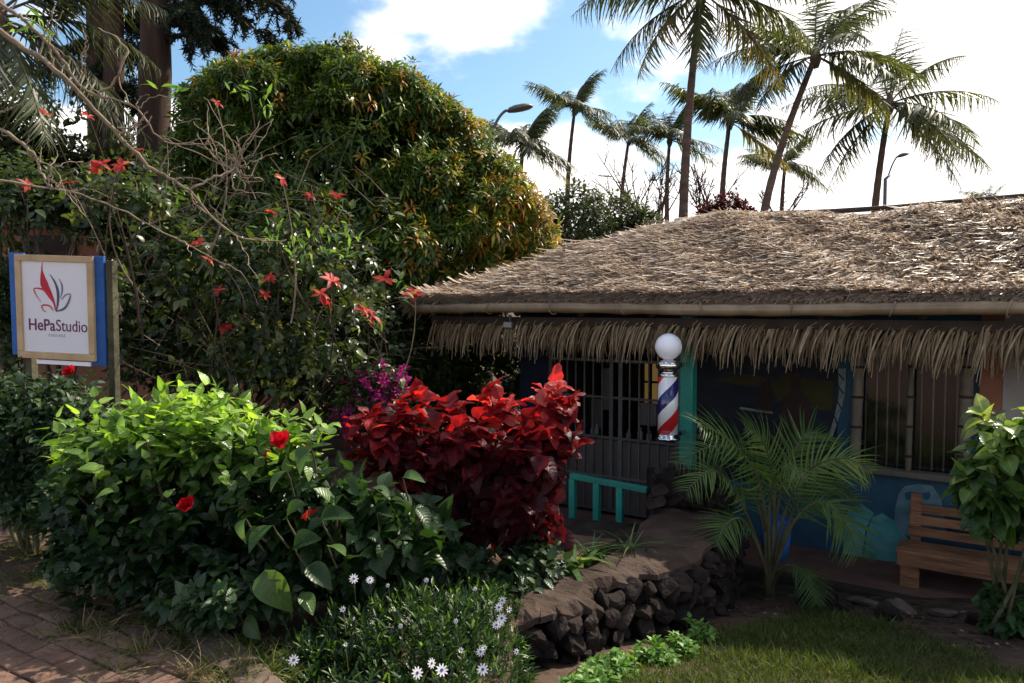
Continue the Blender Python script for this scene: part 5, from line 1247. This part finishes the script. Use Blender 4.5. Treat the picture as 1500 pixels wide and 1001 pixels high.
plant('leafy_plant', 'dark low foliage filling the bed under the copperleaf shrub', 'plant', P(730, 870, 4.45), [ell_px(730, 845, 4.45, 95, .25, 45), ell_px(650, 850, 4.3, 70, .25, 50), ell_px(790, 825, 4.6, 50, .2, 40)], 230, 6, .12, .10, T_ov, M_['l_hedge'], n_obj=140, n_stem=4)
# ---- daisies
dz = -.10
dai = thing('daisy_bush', 'low dark green bush dotted with white daisies at the bottom centre', 'bush', (P(590, 950, 3.7).x, 3.7, dz))
T, D, f = shoots([ell_px(600, 960, 3.6, 160, .42, 100), ell_px(600, 1010, 3.3, 170, .3, 60), ell_px(480, 985, 3.5, 100, .35, 70), ell_px(680, 960, 3.75, 90, .4, 90), ell_px(690, 890, 4.1, 80, .35, 45), ell_px(560, 905, 3.9, 80, .35, 50), ell_px(745, 985, 3.7, 40, .2, 70), ell_px(440, 1000, 3.4, 60, .3, 50)], 3200, (.8, 1.02), .9, .1, .5)
M, O, idx, S = leaves_on(T, D, 10, .10, .062, (.35, 1.0), .0, .2); leafset(dai, 'leaf', [leaf_t(lance(.13), 4, .2, d) for d in (.1, .3)], M, O, np.clip(rng.normal(.36, .18, len(O)), 0, 1), M_['l_hib'], 0)
pet = leaf_t(lambda t: .16 * math.sin(math.pi * (.15 + .8 * t)) ** .6, 4, .1, .08)
for i, (x, y, s) in enumerate(((430, 967, 1), (518, 848, 1), (542, 850, .8), (503, 893, .7), (611, 986, 1.15), (647, 982, 1.2), (632, 972, .9), (707, 981, 1.1), (735, 906, 1), (731, 890, .9), (745, 893, .7), (736, 880, .8), (727, 916, .8), (757, 955, .6), (669, 910, .6), (675, 953, .6), (704, 955, .8), (625, 850, .6), (697, 863, .5), (569, 858, .5), (520, 907, .4), (588, 917, .6), (506, 944, .4), (733, 912, .8), (710, 950, .6))):
    Yd = 3.08 if y > 930 else (3.28 if y > 880 else 3.55)
    p = P(x, y, Yd); axis = norm(np.array([[rng.normal(0, .5), -.8, rng.uniform(.2, .8)]])); X = norm(np.cross(axis, [[0, .3, 1]])); Yv = np.cross(axis, X)
    nb = 10 if s > .75 else 7; a = np.arange(nb) * 2 * math.pi / nb; cl = .15 if s > .75 else .9
    LD = norm(X * np.cos(a)[:, None] + Yv * np.sin(a)[:, None] + axis * cl)
    fl = bake('flower', [pet], basis(LD, np.repeat(axis, nb, 0), np.full(nb, .020 * s + .004)), np.tile(np.array(p), (nb, 1)), rng.random(nb), M_['l_white'], dai, None)
    m = MB(); m.tube([p - Vector(axis[0]) * .001, p + Vector(axis[0]) * .004], .0055 * s, 8); o = m.build('flower_eye', M_['petal_eye'], dai); o.parent = fl
    m = MB(); m.tube([p - Vector(axis[0]) * .003, p + Vector((0, .02, -.06)), p + Vector((0, .05, -.14))], .002, 5, False); o = m.build('flower_stalk', M_['stem'], dai); o.parent = fl

# ---- areca palm
are = thing('areca_palm', 'young feathery palm with arching fronds in front of the blue wall', 'palm tree', P(1128, 882, 5.75))
ab = Vector(are.location)
def frond_px(pxs, Y, L=None, nl=28, ll=.30, tint=.45):
    ctrl = [P(x, y, Y + dy) for x, y, dy in pxs]; fine = []
    for i in range(len(ctrl) - 1):
        p0 = ctrl[max(i - 1, 0)]; p1, p2 = ctrl[i], ctrl[i + 1]; p3 = ctrl[min(i + 2, len(ctrl) - 1)]
        for q in np.linspace(0, 1, 8, endpoint=False): fine.append(.5 * ((2 * p1) + (p2 - p0) * q + (2 * p0 - 5 * p1 + 4 * p2 - p3) * q * q + (3 * p1 - p0 - 3 * p2 + p3) * q ** 3))
    fine.append(ctrl[-1]); pa = np.array([list(p) for p in fine]); nf = len(pa) - 1
    da = norm(np.diff(pa, axis=0)); tt = np.linspace(.32, .995, nl); fi = tt * nf; i0 = np.minimum(fi.astype(int), nf - 1); fr = fi - i0
    pos = pa[i0] * (1 - fr)[:, None] + pa[i0 + 1] * fr[:, None]; dd = da[i0]
    hs_ = norm(np.cross(dd, np.array([0.0, -.55, .9]))); upv = np.cross(hs_, dd)
    Lr = .98 * ll * np.sin(np.pi * np.clip((tt - .32) / .68 * .8 + .2, 0, 1)) ** .6 + .03
    MM, OO = [], []
    for sgn in (-1, 1):
        LD = norm(hs_ * sgn * .72 + dd * .62 + upv * .22 + np.array([0, 0, -.12]) + rng.normal(0, .05, (nl, 3)))
        MM.append(basis(LD, upv + rng.normal(0, .1, (nl, 3)), np.stack([Lr * .72, Lr * rng.uniform(.85, 1.05, nl), Lr], 1))); OO.append(pos)
    O = np.concatenate(OO)
    fo = bake('frond', [strip_t(lambda t: .040 * (1 - t ** 2.2), 6, .22), strip_t(lambda t: .036 * (1 - t ** 2.2), 6, .38)], np.concatenate(MM), O, np.clip(rng.normal(tint, .12, len(O)), 0, 1), M_['l_areca'], are, None)
    m = MB(); m.tube(fine, [.013 * (1 - .85 * i / nf) + .002 for i in range(nf + 1)], 6, False); o = m.build('midrib', M_['l_areca'] if False else M_['stem'], are, True); o.parent = fo
base_ = (1128, 850, 0)
for pxs, ll, tint in ([[(1128, 850, 0), (1122, 760, 0), (1105, 690, -.1), (1060, 640, -.25), (1022, 622, -.4)], .34, .5], [[(1128, 850, 0), (1134, 750, 0), (1130, 690, 0), (1116, 645, -.05), (1092, 625, -.1)], .30, .55],
    [[(1130, 850, 0), (1150, 750, -.1), (1185, 690, -.2), (1235, 672, -.3), (1276, 690, -.4)], .32, .75], [[(1130, 850, 0), (1160, 770, -.2), (1200, 735, -.35), (1235, 760, -.5), (1258, 815, -.6)], .32, .4],  # higher tint on the first frond: sunlight put into its leaf colour
    [[(1128, 850, 0), (1140, 740, .1), (1160, 670, .1), (1185, 635, .1), (1215, 640, .1)], .28, .4], [[(1126, 850, 0), (1100, 770, -.2), (1070, 710, -.35), (1040, 690, -.5), (1005, 720, -.6)], .26, .5],
    [[(1126, 850, 0), (1105, 790, -.2), (1085, 760, -.35), (1062, 770, -.5), (1050, 800, -.6)], .24, .35], [[(1130, 862, 0), (1150, 830, -.2), (1175, 835, -.35), (1190, 858, -.5), (1195, 885, -.55)], .18, .3],
    [[(1128, 850, 0), (1115, 730, .1), (1085, 660, .1), (1040, 655, 0), (990, 680, -.1)], .26, .45], [[(1130, 850, 0), (1150, 780, .1), (1180, 720, .2), (1225, 710, .2), (1262, 735, .2)], .28, .35], [[(1128, 850, 0), (1126, 760, -.1), (1135, 700, -.3), (1155, 680, -.45), (1178, 705, -.6)], .26, .45], [[(1128, 850, 0), (1118, 770, .2), (1096, 720, .3), (1066, 740, .4), (1045, 790, .4)], .24, .3]):
    frond_px(pxs, 5.75, ll=ll, tint=tint)
for x, y1 in ((1122, 780), (1133, 770), (1128, 800)):
    m = MB(); a = P(1127 + (x - 1128) * .5, 885, 5.75); b2 = P(x, y1, 5.75); m.tube([a, a.lerp(b2, .5), b2], [.028, .022, .014], 9); m.build('cane', M_['stem'], are, True)
# blue planter bag glimpsed behind its fronds
m = MB(); c = P(1136, 790, 6.0); m.lathe([(0, -.16), (.09, -.16), (.115, 0), (.12, .16), (.10, .18), (.09, .16), (0, .15)], c, 14); tag(m.build('blue_tub', M_['blue'], None, True), 'blue tub half hidden behind the young palm fronds', 'tub')

# ---- right-hand shrub
cro, Tcr = plant('variegated_shrub', 'shrub with broad yellow green leaves on a thin stem at the right edge', 'shrub', P(1466, 915, 4.55), [ell_px(1470, 650, 4.5, 58, .28, 62), ell_px(1450, 720, 4.5, 48, .25, 60), ell_px(1500, 720, 4.5, 50, .25, 110), ell_px(1425, 690, 4.5, 22, .15, 40)], 130, 7, .14, .15, T_big, M_['l_croton'], n_obj=260, n_stem=7, up=.3, droop=.5, shell=(.5, 1.02), r0=.014,
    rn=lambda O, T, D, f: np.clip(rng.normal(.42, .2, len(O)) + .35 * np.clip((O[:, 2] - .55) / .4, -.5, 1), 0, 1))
plant('low_shrub', 'small dim shrub at the foot of the right hand shrub', 'shrub', P(1470, 935, 4.6), [ell_px(1470, 890, 4.6, 38, .2, 45)], 40, 6, .1, .09, T_big, M_['l_croton'], n_obj=120, n_stem=3, rn=lambda O, T, D, f: rng.uniform(0, .4, len(O)))

# ---- spider plants beside the railing
def strappy(name, label, px, py, Y, n, L, mat, seed, wd=.05):
    root = thing(name, label, 'plant', Pz(px, py, -.06)); a = rng.uniform(0, 6.28, n)
    D = np.stack([np.cos(a), np.sin(a), rng.uniform(.4, 1.5, n)], 1); M = basis(D, np.tile([0, 0, 1.0], (n, 1)) + rng.normal(0, .1, (n, 3)), rng.uniform(.6, 1.1, n) * L)
    leafset(root, 'leaf', [strip_t(lambda t: wd * (1 - t) ** .5, 7, d) for d in (.5, .9, 1.2)], M, np.tile(np.array(root.location), (n, 1)) + rng.normal(0, .03, (n, 3)) * [1, 1, 0], rng.uniform(.3, 1, n), mat, n, cell=3); return root
strappy('spider_plant', 'spider plant with thin arching leaves below the right railing post', 920, 808, 5.3, 34, .30, M_['l_big'], 1, .03)
strappy('spider_plant', 'spider plant with thin leaves below the left railing post', 868, 815, 5.2, 30, .26, M_['l_big'], 2, .03)
strappy('bromeliad', 'stubby plant with broad upright yellow green leaves beside the copperleaf', 838, 830, 5.0, 14, .26, M_['l_croton'], 3, .12)

# ---- lime groundcover
for i, (x, y, rx, lab) in enumerate(((895, 975, 45, 'largest clump of bright lime ground cover at the wall foot'), (960, 955, 34, 'lime ground cover clump at the edge of the lawn'), (1025, 925, 22, 'small lime seedling clump farthest along the wall foot'), (860, 1000, 40, 'lime ground cover clump cut by the bottom edge'), (1000, 945, 20, 'smallest lime sprig beside the lawn'))):
    Yd = Pg(x, y + 12).y
    plant('lime_plant', lab, 'plant', P(x, y + 14, Yd), [ell_px(x, y, Yd, rx, .14, 16)], int(rx * 1.6), 7, .03, .055, T_ov, M_['l_lime'], n_obj=100, n_stem=5, up=1.2, spread=(.8, 1.4), droop=.05, shell=(.5, 1), r0=.004, group='lime ground cover clumps', back=.6, cell=5)

# ---- lawn
n = 90000
gx = rng.uniform(0, 4.6, n); gy = rng.uniform(3.2, 5.9, n); gzv = np.interp(gy, [3.0, 4.43, 5.9, 6.4, 12], [-.13, -.41, -.70, -.76, -.9])
E2, N2 = np.array([.835, -.551]), np.array([.551, .835])
X, Yp, f = to_px(np.stack([gx, gy, gzv], 1))
top = np.interp(X, [840, 1000, 1050, 1110, 1200, 1300, 1400, 1500, 1620], [985, 940, 925, 908, 893, 912, 945, 985, 1030])
ok = (Yp > top + rng.normal(0, 3, n) + rng.exponential(5, n)) & (X > 860 + rng.normal(0, 12, n)) & (X < 1640) & (Yp < 1120)
T = np.stack([gx, gy, gzv - .008], 1)[ok]; n = len(T)
D = np.stack([rng.normal(0, .6, n), rng.normal(0, .6, n), np.ones(n)], 1)
pt = .5 + .5 * np.sin(T[:, 0] * 4 + 2 * np.sin(T[:, 1] * 3)) * np.sin(T[:, 1] * 6)
tag(bake('lawn', T_blade, basis(D, rng.normal(0, 1, (n, 3)), rng.uniform(.03, .075, n) * (.7 + .5 * pt)), T, np.clip(rng.normal(.42, .2, n) + .15 * (pt - .5), 0, 1), M_['l_grass']), 'short green grass growing below the porch and stone wall', 'grass')
# litter of dead leaves on soil
n = 1500
lx = rng.uniform(.6, 4.6, n); ly = rng.uniform(4.2, 6.6, n); dperp = lx * N2[0] + (ly - EZ0) * N2[1]; ok = (dperp < .05)
T = np.stack([lx, ly, np.interp(ly, [3.0, 4.43, 5.9, 6.4, 12], [-.13, -.41, -.70, -.76, -.9]) + .008], 1)[ok]; n = len(T)
M_['l_dead'] = leafmat('dead_leaf', [(0, (.045, .028, .02)), (.7, (.13, .085, .05)), (1, (.30, .22, .12))], .1, (1, 1, 1), .8, .1)
tag(bake('leaf_litter', T_small, basis(rng.normal(0, 1, (n, 3)) * [1, 1, .15], np.tile([0, 0, 1.0], (n, 1)) + rng.normal(0, .25, (n, 3)), rng.uniform(.025, .06, n)), T, rng.random(n) ** 2, M_['l_dead']), 'dead leaves scattered on the bare soil by the lawn', 'leaf litter')

# ---- grass along kerb and between pavers
def tufts(spots, label, matn, nper, L, name='grass_tufts'):
    Ts, Ss = [], []
    for x, y, sx, amt in spots:
        c = Pz(x, y, 0); k_ = c.y / FPX
        for j in range(int(nper * amt)): Ts.append([c.x + rng.normal(0, sx * k_), c.y + rng.normal(0, sx * k_ * 1.4), -.01]); Ss.append(L * rng.uniform(.5, 1.3))
    T = np.array(Ts); n = len(T); D = np.stack([rng.normal(.15, .9, n), rng.normal(-.1, .9, n), rng.uniform(.15, 1, n)], 1)
    tag(bake(name, T_blade, basis(D, rng.normal(0, .6, (n, 3)) + [0, 0, 1], np.stack([np.array(Ss) * .55, Ss, Ss], 1)), T, rng.random(n), M_[matn]), label, 'grass')
tufts([(60, 840, 18, 1), (85, 880, 22, 1.2), (40, 815, 15, .8), (100, 850, 15, 1), (125, 920, 20, 1), (150, 935, 18, 1), (190, 955, 12, .7), (20, 800, 12, .6), (90, 910, 25, .6), (165, 975, 20, .6), (60, 850, 30, .8)], 'thin trampled grass growing in the joints of the pavers', 'l_grass', 520, .065)
tufts([(215, 880, 14, .8), (245, 905, 16, 1), (290, 930, 18, 1), (340, 960, 20, 1.2), (190, 865, 12, .6), (380, 985, 25, 1.3)], 'weedy grass between the kerb and the flower bed', 'l_grass', 520, .095)
tufts([(290, 985, 9, 1), (330, 995, 12, 1), (150, 930, 14, .7), (210, 955, 7, .5), (115, 925, 9, .4), (200, 890, 8, .2), (250, 960, 14, .4)], 'straw coloured dry grass tufts along the street edge', 'l_dry', 200, .11)
n = 260; T = np.stack([rng.uniform(-3, -1, n), rng.uniform(3, 5.5, n), np.full(n, .006)], 1)
tag(bake('leaf_litter', T_small, basis(rng.normal(0, 1, (n, 3)) * [1, 1, .1], np.tile([0, 0, 1.0], (n, 1)) + rng.normal(0, .2, (n, 3)), rng.uniform(.012, .04, n)), T, rng.random(n), M_['l_dead']), 'bits of dead leaf scattered on the pavers', 'leaf litter')
